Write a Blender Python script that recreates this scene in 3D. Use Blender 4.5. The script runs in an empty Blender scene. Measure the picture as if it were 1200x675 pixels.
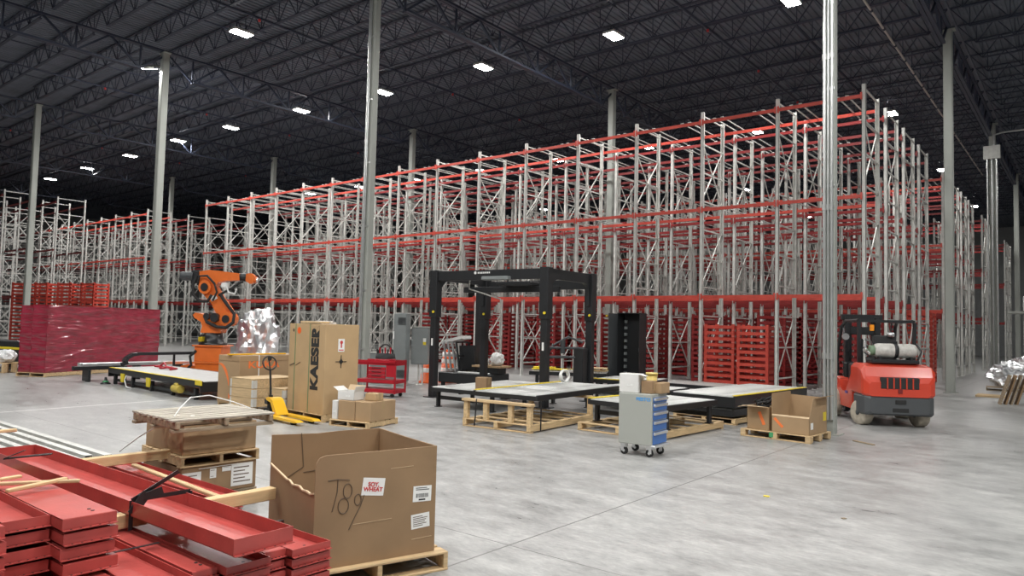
import bpy, math, random
from mathutils import Vector, Matrix, noise
random.seed(7)
SC = bpy.context.scene
COL = SC.collection
PI = math.pi

# ---------------------------------------------------------------- camera
cd = bpy.data.cameras.new('camera'); cam = bpy.data.objects.new('camera', cd); COL.objects.link(cam)
cd.sensor_width = 36.0; cd.lens = 846.0 / 1200.0 * 36.0; cd.clip_end = 400
_R = Vector((0.7788, 0.6271, 0.0))
F_ = 846.0
L_ = Vector((-1050, -19.5, F_)).normalized(); Rr = Vector((683, -61.5, F_)).normalized()
xw = -L_; yw = (Rr - xw * Rr.dot(xw)).normalized(); zw = xw.cross(yw)
if zw.y < 0: zw = -zw
right = Vector((xw.x, yw.x, zw.x)); up = Vector((xw.y, yw.y, zw.y)); fwd = Vector((xw.z, yw.z, zw.z))
m4 = Matrix(((right.x, up.x, -fwd.x, 0), (right.y, up.y, -fwd.y, 0), (right.z, up.z, -fwd.z, 2.0), (0, 0, 0, 1)))
cam.matrix_world = m4
SC.camera = cam
# ---------------------------------------------------------------- world, exposure
w = bpy.data.worlds.new('world'); SC.world = w; w.use_nodes = True
w.node_tree.nodes['Background'].inputs[0].default_value = (0.55, 0.6, 0.7, 1)
w.node_tree.nodes['Background'].inputs[1].default_value = 0.05
SC.view_settings.view_transform = 'Standard'; SC.view_settings.look = 'None'
SC.view_settings.gamma = 1; SC.view_settings.use_curve_mapping = False
SC.view_settings.exposure = 0.28
LAMP_W = 700.0; LAMP_COL = (1.0, 0.995, 0.965)

# ---------------------------------------------------------------- materials
MATS = {}
def mat(name, col, rough=0.6, metal=0.0, var=0.0, scale=4.0, bump=0.0, bscale=30.0, coat=0.0, emit=None, col2=None, stretch=(1, 1, 1), rvar=0.0, detail=4, coord='Object'):
    if name in MATS: return MATS[name]
    m = bpy.data.materials.new(name); m.use_nodes = True; nt = m.node_tree; N = nt.nodes; K = nt.links
    b = N['Principled BSDF']
    b.inputs['Base Color'].default_value = (*col, 1); b.inputs['Roughness'].default_value = rough; b.inputs['Metallic'].default_value = metal
    b.inputs['Coat Weight'].default_value = coat; b.inputs['Coat Roughness'].default_value = 0.12
    if emit:
        b.inputs['Emission Color'].default_value = (*col, 1); b.inputs['Emission Strength'].default_value = emit
    if var or bump or rvar:
        tc = N.new('ShaderNodeTexCoord'); mp = N.new('ShaderNodeMapping'); mp.inputs['Scale'].default_value = stretch
        K.new(tc.outputs[coord], mp.inputs['Vector'])
    if var or rvar:
        nz = N.new('ShaderNodeTexNoise'); nz.inputs['Scale'].default_value = scale; nz.inputs['Detail'].default_value = detail
        K.new(mp.outputs[0], nz.inputs['Vector'])
        cr = N.new('ShaderNodeMapRange'); cr.inputs['From Min'].default_value = 0.3; cr.inputs['From Max'].default_value = 0.7
        K.new(nz.outputs['Fac'], cr.inputs['Value'])
    if var:
        mx = N.new('ShaderNodeMix'); mx.data_type = 'RGBA'
        c2 = col2 or tuple(max(0, c * (1 - var)) for c in col)
        mx.inputs[6].default_value = (*col, 1); mx.inputs[7].default_value = (*c2, 1)
        K.new(cr.outputs[0], mx.inputs[0]); K.new(mx.outputs[2], b.inputs['Base Color'])
    if rvar:
        r2 = N.new('ShaderNodeMapRange'); r2.inputs['To Min'].default_value = rough - rvar; r2.inputs['To Max'].default_value = rough + rvar
        K.new(cr.outputs[0], r2.inputs['Value']); K.new(r2.outputs[0], b.inputs['Roughness'])
    if bump:
        nb = N.new('ShaderNodeTexNoise'); nb.inputs['Scale'].default_value = bscale; nb.inputs['Detail'].default_value = 3
        K.new(mp.outputs[0], nb.inputs['Vector'])
        bp = N.new('ShaderNodeBump'); bp.inputs['Strength'].default_value = bump; bp.inputs['Distance'].default_value = 0.03
        K.new(nb.outputs['Fac'], bp.inputs['Height']); K.new(bp.outputs[0], b.inputs['Normal'])
    MATS[name] = m; return m

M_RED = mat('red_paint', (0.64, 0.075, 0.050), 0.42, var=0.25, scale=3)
M_RED_SHADED = mat('red_paint_shaded', (0.27, 0.014, 0.014), 0.5, var=0.25, scale=3)  # darkened copy of the red paint, shade put into the colour
M_CHAN = mat('red_channel_paint', (0.46, 0.072, 0.062), 0.36, var=0.25, scale=4, bump=0.05, bscale=40)
M_GALV = mat('galvanised_steel', (0.66, 0.655, 0.62), 0.5, 0.12, var=0.2, scale=6)
M_GALVC = mat('painted_column', (0.40, 0.415, 0.38), 0.45, 0.1, var=0.2, scale=2.5, stretch=(1, 1, .3))
M_CONDUIT = mat('steel_conduit', (0.62, 0.63, 0.62), 0.28, 0.75, var=0.15, scale=5)
M_DECK = mat('roof_deck', (0.175, 0.195, 0.24), 0.55, 0.3, var=0.3, scale=1.2)
M_JOIST = mat('joist_paint', (0.038, 0.047, 0.078), 0.5, 0.1, var=0.2, scale=3)
M_PIPE = mat('pale_pipe', (0.55, 0.50, 0.46), 0.5)
M_BLK = mat('black_powder_coat', (0.018, 0.019, 0.021), 0.38)
M_BLKM = mat('black_matt', (0.022, 0.022, 0.023), 0.7)
M_DKG = mat('dark_grey_metal', (0.065, 0.07, 0.075), 0.5, 0.2)
M_RUB = mat('black_rubber', (0.02, 0.02, 0.02), 0.75)
M_TYRE = mat('cream_tyre', (0.52, 0.46, 0.37), 0.7, var=0.35, scale=8)
M_WOOD = mat('raw_pine', (0.66, 0.47, 0.26), 0.7, var=0.3, scale=5, stretch=(.6, 6, 6), bump=0.1, bscale=30)
M_WOODY = mat('raw_pine_lengthwise', (0.70, 0.50, 0.27), 0.7, var=0.3, scale=5, stretch=(6, .6, 6), bump=0.1, bscale=30)
M_WOODD = mat('weathered_pallet_wood', (0.40, 0.31, 0.21), 0.8, var=0.45, scale=5, stretch=(.6, 6, 6), bump=0.15, bscale=30)
M_CARD = mat('cardboard', (0.40, 0.265, 0.145), 0.75, var=0.12, scale=2.5)
M_CARDL = mat('light_cardboard', (0.50, 0.34, 0.18), 0.75, var=0.12, scale=2.5)
M_CARDD = mat('brown_cardboard', (0.315, 0.20, 0.108), 0.75, var=0.16, scale=3)
M_CARDE = mat('cardboard_edge', (0.58, 0.43, 0.27), 0.8)
M_TAPE = mat('packing_tape', (0.42, 0.30, 0.17), 0.25)
M_WHITE = mat('white_paper', (0.80, 0.80, 0.78), 0.6)
M_WCARD = mat('white_carton', (0.72, 0.71, 0.69), 0.6, var=0.08)
M_INK = mat('black_ink', (0.02, 0.02, 0.02), 0.6)
M_MARK = mat('marker_ink', (0.12, 0.08, 0.05), 0.6)
M_RINK = mat('red_ink', (0.55, 0.05, 0.05), 0.6)
M_ORINK = mat('orange_ink', (0.85, 0.20, 0.05), 0.6)
M_GSTRAP = mat('green_strap', (0.12, 0.22, 0.10), 0.4)
M_YEL = mat('safety_yellow', (0.80, 0.62, 0.03), 0.4)
M_YELJ = mat('pallet_jack_yellow', (0.82, 0.46, 0.02), 0.35)
M_ORG = mat('robot_orange', (0.80, 0.17, 0.025), 0.38, var=0.12, scale=3)
M_FORK = mat('forklift_red', (0.62, 0.060, 0.030), 0.25, coat=0.4, var=0.08, scale=2)
M_CWT = mat('forklift_grey', (0.075, 0.08, 0.085), 0.5)
M_TANK = mat('gas_tank_white', (0.62, 0.60, 0.56), 0.45, var=0.35, scale=12)
M_FGREY = mat('cabinet_grey', (0.36, 0.37, 0.34), 0.4)
M_ENC = mat('enclosure_grey', (0.23, 0.25, 0.25), 0.42, var=0.1)
M_BLUE = mat('drawer_blue', (0.05, 0.16, 0.46), 0.4)
M_LBLUE = mat('logo_blue', (0.06, 0.33, 0.72), 0.4)
M_ALU = mat('brushed_aluminium', (0.72, 0.73, 0.74), 0.3, 0.8)
M_ROLL = mat('roller_steel', (0.56, 0.56, 0.54), 0.38, 0.3, var=0.35, scale=5)
M_FOIL = mat('crinkled_foil', (0.82, 0.83, 0.84), 0.32, 0.9, bump=0.35, bscale=4)
M_TOOL = mat('tool_red', (0.42, 0.012, 0.025), 0.35)
M_BARREL = mat('traffic_orange', (0.85, 0.13, 0.02), 0.5)
M_REFL = mat('reflective_white', (0.85, 0.83, 0.80), 0.4)
M_WALL = mat('wall_panel', (0.42, 0.43, 0.43), 0.7, var=0.1)
M_STRAP = mat('white_strap', (0.75, 0.75, 0.73), 0.4)
M_LAMP = mat('lamp_glass', (1.0, 0.99, 0.97), 0.4, emit=60.0)
M_PLAST = mat('clear_plastic_film', (0.75, 0.76, 0.76), 0.2, var=0.1, bump=0.8, bscale=9)
M_GRN = mat('green_paint', (0.06, 0.30, 0.12), 0.5)
M_SLATE = mat('dark_channel_steel', (0.10, 0.035, 0.04), 0.45)

def floor_mat():
    m = bpy.data.materials.new('polished_concrete'); m.use_nodes = True; nt = m.node_tree; N = nt.nodes; K = nt.links
    b = N['Principled BSDF']; tc = N.new('ShaderNodeTexCoord')
    def nz(scale, detail, stretch=(1, 1, 1), rot=0, rough=.6):
        mp = N.new('ShaderNodeMapping'); mp.inputs['Scale'].default_value = stretch; mp.inputs['Rotation'].default_value = (0, 0, rot)
        K.new(tc.outputs['Object'], mp.inputs['Vector'])
        n = N.new('ShaderNodeTexNoise'); n.inputs['Scale'].default_value = scale; n.inputs['Detail'].default_value = detail; n.inputs['Roughness'].default_value = rough
        K.new(mp.outputs[0], n.inputs['Vector']); return n.outputs['Fac']
    def math_(op, a, c):
        q = N.new('ShaderNodeMath'); q.operation = op
        for i, v in enumerate((a, c)):
            if isinstance(v, (int, float)): q.inputs[i].default_value = v
            else: K.new(v, q.inputs[i])
        return q.outputs[0]
    s = math_('ADD', math_('MULTIPLY', nz(0.35, 5), 0.22), math_('MULTIPLY', nz(1.6, 7, (1, 2.2, 1), 0.6, .7), 0.44))
    s = math_('ADD', s, math_('MULTIPLY', nz(9, 6, (1, 2.6, 1), 0.9, .75), 0.34))
    cr = N.new('ShaderNodeValToRGB'); e = cr.color_ramp.elements
    e[0].position = 0.40; e[0].color = (0.19, 0.19, 0.186, 1); e[1].position = 0.62; e[1].color = (0.455, 0.45, 0.435, 1)
    e2 = cr.color_ramp.elements.new(0.50); e2.color = (0.305, 0.304, 0.298, 1)
    K.new(s, cr.inputs[0])
    # saw-cut joints, dark, about 8 mm wide
    sep = N.new('ShaderNodeSeparateXYZ'); K.new(tc.outputs['Object'], sep.inputs[0])
    def joint(out, off, step, half):
        v = math_('ADD', out, off); v = math_('MODULO', math_('ADD', v, step * 50), step)
        return math_('MAXIMUM', math_('LESS_THAN', v, half), math_('GREATER_THAN', v, step - half))
    j = math_('MAXIMUM', joint(sep.outputs['X'], 4.2, 53.2, .010), joint(sep.outputs['Y'], -5.25, 15.3, .007))
    mx = N.new('ShaderNodeMix'); mx.data_type = 'RGBA'; mx.inputs[7].default_value = (0.10, 0.095, 0.09, 1)
    K.new(math_('MULTIPLY', j, 0.8), mx.inputs[0]); K.new(cr.outputs[0], mx.inputs[6])
    # pale filled joint at the left, chalky and uneven
    wv = math_('ADD', math_('ADD', sep.outputs['X'], 17.0), math_('MULTIPLY', sep.outputs['Y'], 0.075))
    wl = math_('MULTIPLY', math_('LESS_THAN', math_('ABSOLUTE', wv, 0), 0.045), math_('MULTIPLY', nz(3, 3), 1.3))
    m3 = N.new('ShaderNodeMix'); m3.data_type = 'RGBA'; m3.inputs[7].default_value = (0.80, 0.79, 0.76, 1)
    K.new(wl, m3.inputs[0]); K.new(mx.outputs[2], m3.inputs[6]); K.new(m3.outputs[2], b.inputs['Base Color'])
    rr = N.new('ShaderNodeMapRange'); rr.inputs['From Min'].default_value = .35; rr.inputs['From Max'].default_value = .65
    rr.inputs['To Min'].default_value = 0.24; rr.inputs['To Max'].default_value = 0.48
    K.new(s, rr.inputs['Value']); K.new(rr.outputs[0], b.inputs['Roughness'])
    b.inputs['Specular IOR Level'].default_value = 0.6
    bp = N.new('ShaderNodeBump'); bp.inputs['Strength'].default_value = 0.08; bp.inputs['Distance'].default_value = 0.02
    K.new(nz(5, 5), bp.inputs['Height']); K.new(bp.outputs[0], b.inputs['Normal'])
    return m
M_FLOOR = floor_mat()

def wrap_mat():
    m = bpy.data.materials.new('red_stretch_wrap'); m.use_nodes = True; nt = m.node_tree; N = nt.nodes; K = nt.links
    b = N['Principled BSDF']; tc = N.new('ShaderNodeTexCoord')
    mp = N.new('ShaderNodeMapping'); mp.inputs['Scale'].default_value = (1.0, 1.0, 2.0); K.new(tc.outputs['Object'], mp.inputs['Vector'])
    n = N.new('ShaderNodeTexNoise'); n.inputs['Scale'].default_value = 2.4; n.inputs['Detail'].default_value = 5; K.new(mp.outputs[0], n.inputs['Vector'])
    cr = N.new('ShaderNodeValToRGB'); e = cr.color_ramp.elements
    e[0].position = 0.3; e[0].color = (0.20, 0.006, 0.020, 1); e[1].position = 0.7; e[1].color = (0.34, 0.020, 0.050, 1)
    K.new(n.outputs['Fac'], cr.inputs[0]); K.new(cr.outputs[0], b.inputs['Base Color'])
    b.inputs['Roughness'].default_value = 0.3; b.inputs['Coat Weight'].default_value = 1.0; b.inputs['Coat Roughness'].default_value = 0.06
    mp2 = N.new('ShaderNodeMapping'); mp2.inputs['Scale'].default_value = (0.8, 0.8, 4.5); mp2.inputs['Rotation'].default_value = (0, .08, 0); K.new(tc.outputs['Object'], mp2.inputs['Vector'])
    n2 = N.new('ShaderNodeTexNoise'); n2.inputs['Scale'].default_value = 1.8; n2.inputs['Detail'].default_value = 1.5; K.new(mp2.outputs[0], n2.inputs['Vector'])
    bp = N.new('ShaderNodeBump'); bp.inputs['Strength'].default_value = 1.0; bp.inputs['Distance'].default_value = 0.10
    K.new(n2.outputs['Fac'], bp.inputs['Height']); K.new(bp.outputs[0], b.inputs['Normal']); K.new(bp.outputs[0], b.inputs['Coat Normal'])
    return m
M_WRAP = wrap_mat()

# ---------------------------------------------------------------- mesh helpers
class MB:
    def __init__(s): s.v = []; s.f = []; s.sm = []
    def add(s, vs, fs, smooth=False):
        o = len(s.v); s.v += [tuple(v) for v in vs]; s.f += [tuple(i + o for i in f) for f in fs]; s.sm += [smooth] * len(fs); return s
    def box(s, c, d, rot=None):
        x, y, z = d[0] / 2, d[1] / 2, d[2] / 2
        vs = [Vector((a * x, b_ * y, e * z)) for a in (-1, 1) for b_ in (-1, 1) for e in (-1, 1)]
        if rot is not None:
            if isinstance(rot, (int, float)): rot = Matrix.Rotation(rot, 3, 'Z')
            vs = [rot @ v for v in vs]
        c = Vector(c)
        return s.add([v + c for v in vs], [(0, 1, 3, 2), (4, 6, 7, 5), (0, 4, 5, 1), (2, 3, 7, 6), (0, 2, 6, 4), (1, 5, 7, 3)])
    def bb(s, x0, x1, y0, y1, z0, z1): return s.box(((x0 + x1) / 2, (y0 + y1) / 2, (z0 + z1) / 2), (abs(x1 - x0), abs(y1 - y0), abs(z1 - z0)))
    def cbox(s, c, d, ch=0.02):        # box with chamfered vertical and top edges
        x, y, z = d[0] / 2, d[1] / 2, d[2] / 2; c = Vector(c)
        def ring(k, zz): return [Vector(p) + c for p in ((-x + k, -y, zz), (x - k, -y, zz), (x, -y + k, zz), (x, y - k, zz), (x - k, y, zz), (-x + k, y, zz), (-x, y - k, zz), (-x, -y + k, zz))]
        def ring2(k, zz): return [Vector(p) + c for p in ((-x + k, -y + ch, zz), (x - k, -y + ch, zz), (x - ch, -y + k, zz), (x - ch, y - k, zz), (x - k, y - ch, zz), (-x + k, y - ch, zz), (-x + ch, y - k, zz), (-x + ch, -y + k, zz))]
        R = [ring2(ch * 1.5, -z), ring(ch, -z + ch), ring(ch, z - ch), ring2(ch * 1.5, z)]
        return s.loft(R, True)
    def loft(s, rings, caps=True, smooth=False):
        n = len(rings[0]); vs = [p for r in rings for p in r]; fs = []
        for i in range(len(rings) - 1):
            for j in range(n):
                k = (j + 1) % n; fs.append((i * n + j, i * n + k, (i + 1) * n + k, (i + 1) * n + j))
        s.add(vs, fs, smooth)
        if caps:
            s.add(rings[0], [tuple(reversed(range(n)))]); s.add(rings[-1], [tuple(range(n))])
        return s
    def bar(s, p, q, w, h=None, up_=None):
        p = Vector(p); q = Vector(q); d = (q - p); L = d.length
        if L < 1e-6: return s
        d /= L; h = h or w
        u = Vector(up_) if up_ else (Vector((0, 0, 1)) if abs(d.z) < .95 else Vector((0, 1, 0)))
        a = d.cross(u).normalized(); b_ = a.cross(d)
        r = lambda c: [c + a * w / 2 + b_ * h / 2, c - a * w / 2 + b_ * h / 2, c - a * w / 2 - b_ * h / 2, c + a * w / 2 - b_ * h / 2]
        return s.loft([r(p), r(q)])
    def cyl(s, p, q, r, n=12, r2=None, smooth=True, caps=True):
        p = Vector(p); q = Vector(q); d = (q - p).normalized(); r2 = r if r2 is None else r2
        u = Vector((0, 0, 1)) if abs(d.z) < .95 else Vector((1, 0, 0)); a = d.cross(u).normalized(); b_ = d.cross(a)
        R = lambda c, rr: [c + (a * math.cos(t) + b_ * math.sin(t)) * rr for t in (2 * PI * i / n for i in range(n))]
        return s.loft([R(p, r), R(q, r2)], caps, smooth)
    def tube(s, pts, r, n=8, closed=False):
        pts = [Vector(p) for p in pts]; rings = []; m = len(pts); prev = None
        for i in range(m):
            a = pts[(i - 1) % m] if (closed or i) else pts[0]; b_ = pts[(i + 1) % m] if (closed or i < m - 1) else pts[-1]
            d = (b_ - a).normalized()
            if prev is None: u = Vector((0, 0, 1)) if abs(d.z) < .9 else Vector((1, 0, 0)); x = d.cross(u).normalized()
            else: x = (prev - d * prev.dot(d)).normalized()
            prev = x; y = d.cross(x)
            rr = r[i] if isinstance(r, (list, tuple)) else r
            rings.append([pts[i] + (x * math.cos(t) + y * math.sin(t)) * rr for t in (2 * PI * k / n for k in range(n))])
        if closed: rings.append(rings[0]); return s.loft(rings, False, True)
        return s.loft(rings, True, True)
    def lathe(s, prof, c=(0, 0, 0), n=20, axis='z'):
        c = Vector(c); R = []
        for r, z in prof:
            ring = []
            for i in range(n):
                t = 2 * PI * i / n; x, y = r * math.cos(t), r * math.sin(t)
                v = Vector((x, y, z)) if axis == 'z' else (Vector((z, x, y)) if axis == 'x' else Vector((y, z, x)))
                ring.append(v + c)
            R.append(ring)
        return s.loft(R, True, True)
    def prism(s, prof, a0, a1, plane='xz'):     # profile extruded along the third axis
        def P(u, v, t):
            return {'xz': Vector((u, t, v)), 'yz': Vector((t, u, v)), 'xy': Vector((u, v, t))}[plane]
        return s.loft([[P(u, v, a0) for u, v in prof], [P(u, v, a1) for u, v in prof]])
    def build(s, name, material, parent=None, bevel=0.0, smooth_all=None):
        me = bpy.data.meshes.new(name); me.from_pydata(s.v, [], s.f); me.update()
        sm = s.sm if smooth_all is None else [smooth_all] * len(s.f)
        me.polygons.foreach_set('use_smooth', sm)
        import bmesh
        bm = bmesh.new(); bm.from_mesh(me); bmesh.ops.recalc_face_normals(bm, faces=bm.faces); bm.to_mesh(me); bm.free()
        me.materials.append(material)
        o = bpy.data.objects.new(name, me); COL.objects.link(o)
        if parent is not None: o.parent = parent
        if bevel:
            b = o.modifiers.new('bevel', 'BEVEL'); b.width = bevel; b.segments = 2; b.limit_method = 'ANGLE'
        return o

def thing(name, label, cat, loc=(0, 0, 0), rz=0.0, group=None):
    o = bpy.data.objects.new(name, None); COL.objects.link(o); o.empty_display_size = 0.1
    o.location = loc; o.rotation_euler = (0, 0, rz); o['label'] = label; o['category'] = cat
    if group: o['group'] = group
    return o
def tag(o, label, cat, group=None, loc=None, rz=None):
    o['label'] = label; o['category'] = cat
    if group: o['group'] = group
    if loc is not None: o.location = loc
    if rz is not None: o.rotation_euler = (0, 0, rz)
    return o
def struct(o): o['kind'] = 'structure'; return o
def dup(o, parent=None, loc=None, label=None, group=None, rz=None):
    c = o.copy(); COL.objects.link(c); c.parent = parent
    for ch in o.children: dup(ch, c)
    if loc is not None: c.location = loc
    if rz is not None: c.rotation_euler = (0, 0, rz)
    if label: c['label'] = label
    if group: c['group'] = group
    return c
def text(name, body, size, material, parent, loc, rot, bold=0.0, sx=1.0, spacing=1.0, depth=0.0015):
    cu = bpy.data.curves.new(name, 'FONT'); cu.body = body; cu.size = size; cu.align_x = 'CENTER'; cu.align_y = 'CENTER'
    cu.extrude = depth; cu.offset = bold; cu.space_character = spacing; cu.space_line = 0.85
    t = bpy.data.objects.new(name, cu); COL.objects.link(t)
    dg = bpy.context.evaluated_depsgraph_get(); me = bpy.data.meshes.new_from_object(t.evaluated_get(dg))
    bpy.data.objects.remove(t); me.materials.clear(); me.materials.append(material)
    o = bpy.data.objects.new(name, me); COL.objects.link(o); o.parent = parent
    o.location = loc; o.rotation_euler = rot; o.scale = (sx, 1, 1)
    return o
FRONT = (PI / 2, 0, 0)                    # text readable from -y
def side_rot(deg): return (PI / 2, 0, math.radians(deg))

# ================================================================ SETTING
X0, X1, Y0, Y1 = -98.0, 30.0, -18.0, 96.0
ZD = 14.25
struct(MB().box(((X0 + X1) / 2, (Y0 + Y1) / 2, -0.1), (X1 - X0, Y1 - Y0, 0.2)).build('floor', M_FLOOR))
def deck():
    n = int((X1 - X0) / 0.24); vs = []; fs = []
    for i in range(n):
        x = X0 + i * 0.24
        for dx, dz in ((0, 0), (.10, 0), (.12, .045), (.22, .045)):
            vs += [(x + dx, Y0, ZD + dz), (x + dx, Y1, ZD + dz)]
    for i in range(len(vs) // 2 - 1): fs.append((2 * i, 2 * i + 1, 2 * i + 3, 2 * i + 2))
    b = MB(); b.add(vs, fs); b.bb(X0, X1, Y0, Y1, ZD + .06, ZD + .2)
    return b.build('ceiling', M_DECK)
struct(deck())
struct(MB().box((X0 - .1, (Y0 + Y1) / 2, 7.2), (.2, Y1 - Y0, 14.4)).build('wall_left', M_WALL))
struct(MB().box((X1 + .1, (Y0 + Y1) / 2, 7.2), (.2, Y1 - Y0, 14.4)).build('wall_right', M_WALL))
struct(MB().box(((X0 + X1) / 2, Y1 + .1, 7.2), (X1 - X0, .2, 14.4)).build('wall_back', M_WALL))
struct(MB().box(((X0 + X1) / 2, Y0 - .1, 7.2), (X1 - X0, .2, 14.4)).build('wall_front', M_WALL))

# ---------------------------------------------------------------- columns
GX = [9.5, -4.05, -17.6, -30.7, -44.1, -57.4, -71.0, -84.5]
GY0 = {9.5: 15.9, -4.05: 15.4, -17.6: 14.6, -30.7: 14.1, -44.1: 13.65, -57.4: 13.0, -71.0: 12.6, -84.5: 12.2}
def gy(x, k):
    base = GY0[x]; return base + k * (14.8 if x == -4.05 else 14.4)
ORD = ['nearest', 'second', 'third', 'fourth', 'fifth', 'sixth']
COLNAMES = {
    (-4.05, 0): 'nearest grey steel column, with three shiny conduits, beside the open cartons',
    (-4.05, 1): 'tall grey steel column standing in the aisle just right of the forklift',
    (-4.05, 2): 'grey steel column with a pale junction box near its top, right of the racks',
    (-4.05, 3): 'grey steel column farthest down the right aisle, at the photo edge',
    (-17.6, 0): 'grey steel column with a bright conduit, behind the tall carton and red tool cart',
    (-17.6, 1): 'grey steel column inside the large rack block, left of the control cabinet',
    (-30.7, 0): 'grey steel column with a tilted lamp near its top, by the wrapped bundle',
    (-30.7, 1): 'grey steel column rising above the middle of the large rack block',
    (-44.1, 0): 'leftmost tall grey steel column, behind the left end of the wrapped bundle',
    (-44.1, 1): 'grey steel column above the left part of the large rack block',
    (-57.4, 1): 'faint grey column in the gap left of the large rack block',
}
def column(x, k, cond=0, z=13.24):
    lab = COLNAMES.get((x, k))
    if lab is None: return
    t = thing('steel_column', lab, 'column', (x - (.10 if (x, k) == (-4.05, 0) else 0), gy(x, k), 0))
    s = {(-4.05, 0): .11, (-17.6, 0): .12}.get((x, k), .145)
    b = MB()
    ch = .03
    prof = [(-s + ch, -s), (s - ch, -s), (s, -s + ch), (s, s - ch), (s - ch, s), (-s + ch, s), (-s, s - ch), (-s, -s + ch)]
    b.prism(prof, 0.02, z, 'xy'); b.build('shaft', M_GALVC, t)
    MB().box((0, 0, .01), (.42, .42, .02)).build('base_plate', M_GALVC, t)
    MB().box((0, 0, z + .02), (.5, .3, .04)).build('cap_plate', M_GALVC, t)
    if cond:
        for i in range(cond):
            px = -.075 + i * .07; py = -s - .045
            q = MB(); r = [.035, .022, .03][i]
            q.cyl((px, py, .3 if i else .02), (px, py, 12.6), r, 12)
            for zz in (1.5, 4.5, 7.6, 10.7): q.cyl((px, py, zz), (px, py, zz + .12), r + .012, 12)
            q.build('conduit', M_CONDUIT, t)
        q = MB()
        for zz in (1.2, 3, 5, 7, 9, 11): q.box((0, -s - .015, zz), (.22, .03, .05))
        q.build('conduit_bracket', M_CONDUIT, t)
    return t
for x in GX:
    for k in range(4):
        if (x, k) in COLNAMES: column(x, k, 3 if (x, k) == (-4.05, 0) else (2 if (x, k) == (-17.6, 0) else 0))
t = thing('junction_box', 'pale steel junction box on the aisle column with conduits running down below', 'junction box', (-4.05, gy(-4.05, 2) - .3, 11.4))
MB().cbox((0, 0, .3), (.75, .2, .7), .02).build('box_body', M_GALV, t)
for i in range(3): MB().cyl((-.2 + i * .2, 0, -11.3), (-.2 + i * .2, 0, -.05), .045, 8).build('conduit', M_CONDUIT, t)
MB().tube([(.1, 0, .62), (.1, 0, 1.2), (.5, 0, 1.3), (9, 0, 1.3)], .05, 8).build('conduit', M_CONDUIT, t)

# ---------------------------------------------------------------- roof steel
def truss(name, L, depth, panels, cw, ww, xdir=True):
    """root empty with top chord, bottom chord, web; local x along span 0..L, z 0 = bottom chord underside"""
    r = bpy.data.objects.new(name, None); COL.objects.link(r); r.empty_display_size = .1
    a = MB(); a.bar((0, cw * .6, depth), (L, cw * .6, depth), cw, cw * .7); a.bar((0, -cw * .6, depth), (L, -cw * .6, depth), cw, cw * .7); a.build('top_chord', M_JOIST, r)
    e = L / panels * .5
    a = MB(); a.bar((e, cw * .6, cw / 2), (L - e, cw * .6, cw / 2), cw, cw * .7); a.bar((e, -cw * .6, cw / 2), (L - e, -cw * .6, cw / 2), cw, cw * .7); a.build('bottom_chord', M_JOIST, r)
    a = MB(); p = L / panels
    for i in range(panels):
        x0 = i * p; xm = x0 + p / 2; x1 = x0 + p
        a.bar((x0, 0, depth), (xm, 0, cw / 2), ww); a.bar((xm, 0, cw / 2), (x1, 0, depth), ww); a.bar((xm, 0, cw / 2), (xm, 0, depth), ww * .8)
    a.build('web_bracing', M_JOIST, r)
    return r
jp = {}
BAYN = {0: 'over the right aisle beyond the first column line', 1: 'above the right half of the large rack block', 2: 'above the middle of the large rack block',
        3: 'above the left half of the large rack block', 4: 'over the cross aisle left of the large rack block', 5: 'over the left racks', 6: 'over the far left corner'}
BAYS = {0: 'over the right aisle', 1: 'over the right rack half', 2: 'over the rack middle', 3: 'over the left rack half', 4: 'over the cross aisle', 5: 'over the left racks', 6: 'over the far left'}
def ORDI(i):
    u = ['', 'first', 'second', 'third', 'fourth', 'fifth', 'sixth', 'seventh', 'eighth', 'ninth', 'tenth', 'eleventh', 'twelfth', 'thirteenth', 'fourteenth', 'fifteenth', 'sixteenth', 'seventeenth', 'eighteenth', 'nineteenth']
    i += 1
    if i < 20: return u[i]
    T = {2: 'twent', 3: 'thirt', 4: 'fort'}[i // 10]
    return T + 'ieth' if i % 10 == 0 else T + 'y-' + u[i % 10]
for bi in range(len(GX) - 1):
    xa, xb = GX[bi], GX[bi + 1]; L = xa - xb
    src = None
    y = 2.0 if bi < 4 else 6.0
    j0 = truss('roof_joist', L - .1, .82, 11, .055, .03)
    cnt = 0; yy = y
    ymax = {0: 80, 1: 80, 2: 72, 3: 66, 4: 60, 5: 56, 6: 52}[bi]
    while yy < ymax:
        lab = 'dark roof joist %s, %s from the near end' % (BAYS[bi], ORDI(cnt))
        if cnt == 0:
            o = j0; o.location = (xb + .05, yy, 13.36); o['label'] = lab; o['category'] = 'roof joist'; o['group'] = 'roof joists ' + BAYN[bi]
        else: o = dup(j0, None, (xb + .05, yy, 13.36)); o['label'] = lab
        cnt += 1; yy += 1.9
g0 = None
for x in GX[:-1]:
    for k in range(-1, 5):
        ya = gy(x, k); L = 14.4 if x != -4.05 else 14.8
        if ya > 70: continue
        lab = 'dark roof girder %s, %s' % ({9.5: 'rightmost', -4.05: 'second from right', -17.6: 'third from right', -30.7: 'fourth from right',
              -44.1: 'fifth from right', -57.4: 'sixth from right', -71.0: 'farthest left'}[x], ['just in front of the camera', 'between its first and second columns', 'between its second and third columns', 'between its third and fourth columns', 'beyond its fourth column', 'at the far end'][k + 1])
        if g0 is None: g0 = truss('roof_girder', 14.6, 1.0 + .05, 6, .11, .075)
        o = g0 if 'label' not in g0 else dup(g0)
        o['label'] = lab; o['category'] = 'roof girder'; o['group'] = 'roof girders'
        o.location = (x, ya + .0, 12.28); o.rotation_euler = (0, 0, PI / 2)
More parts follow.
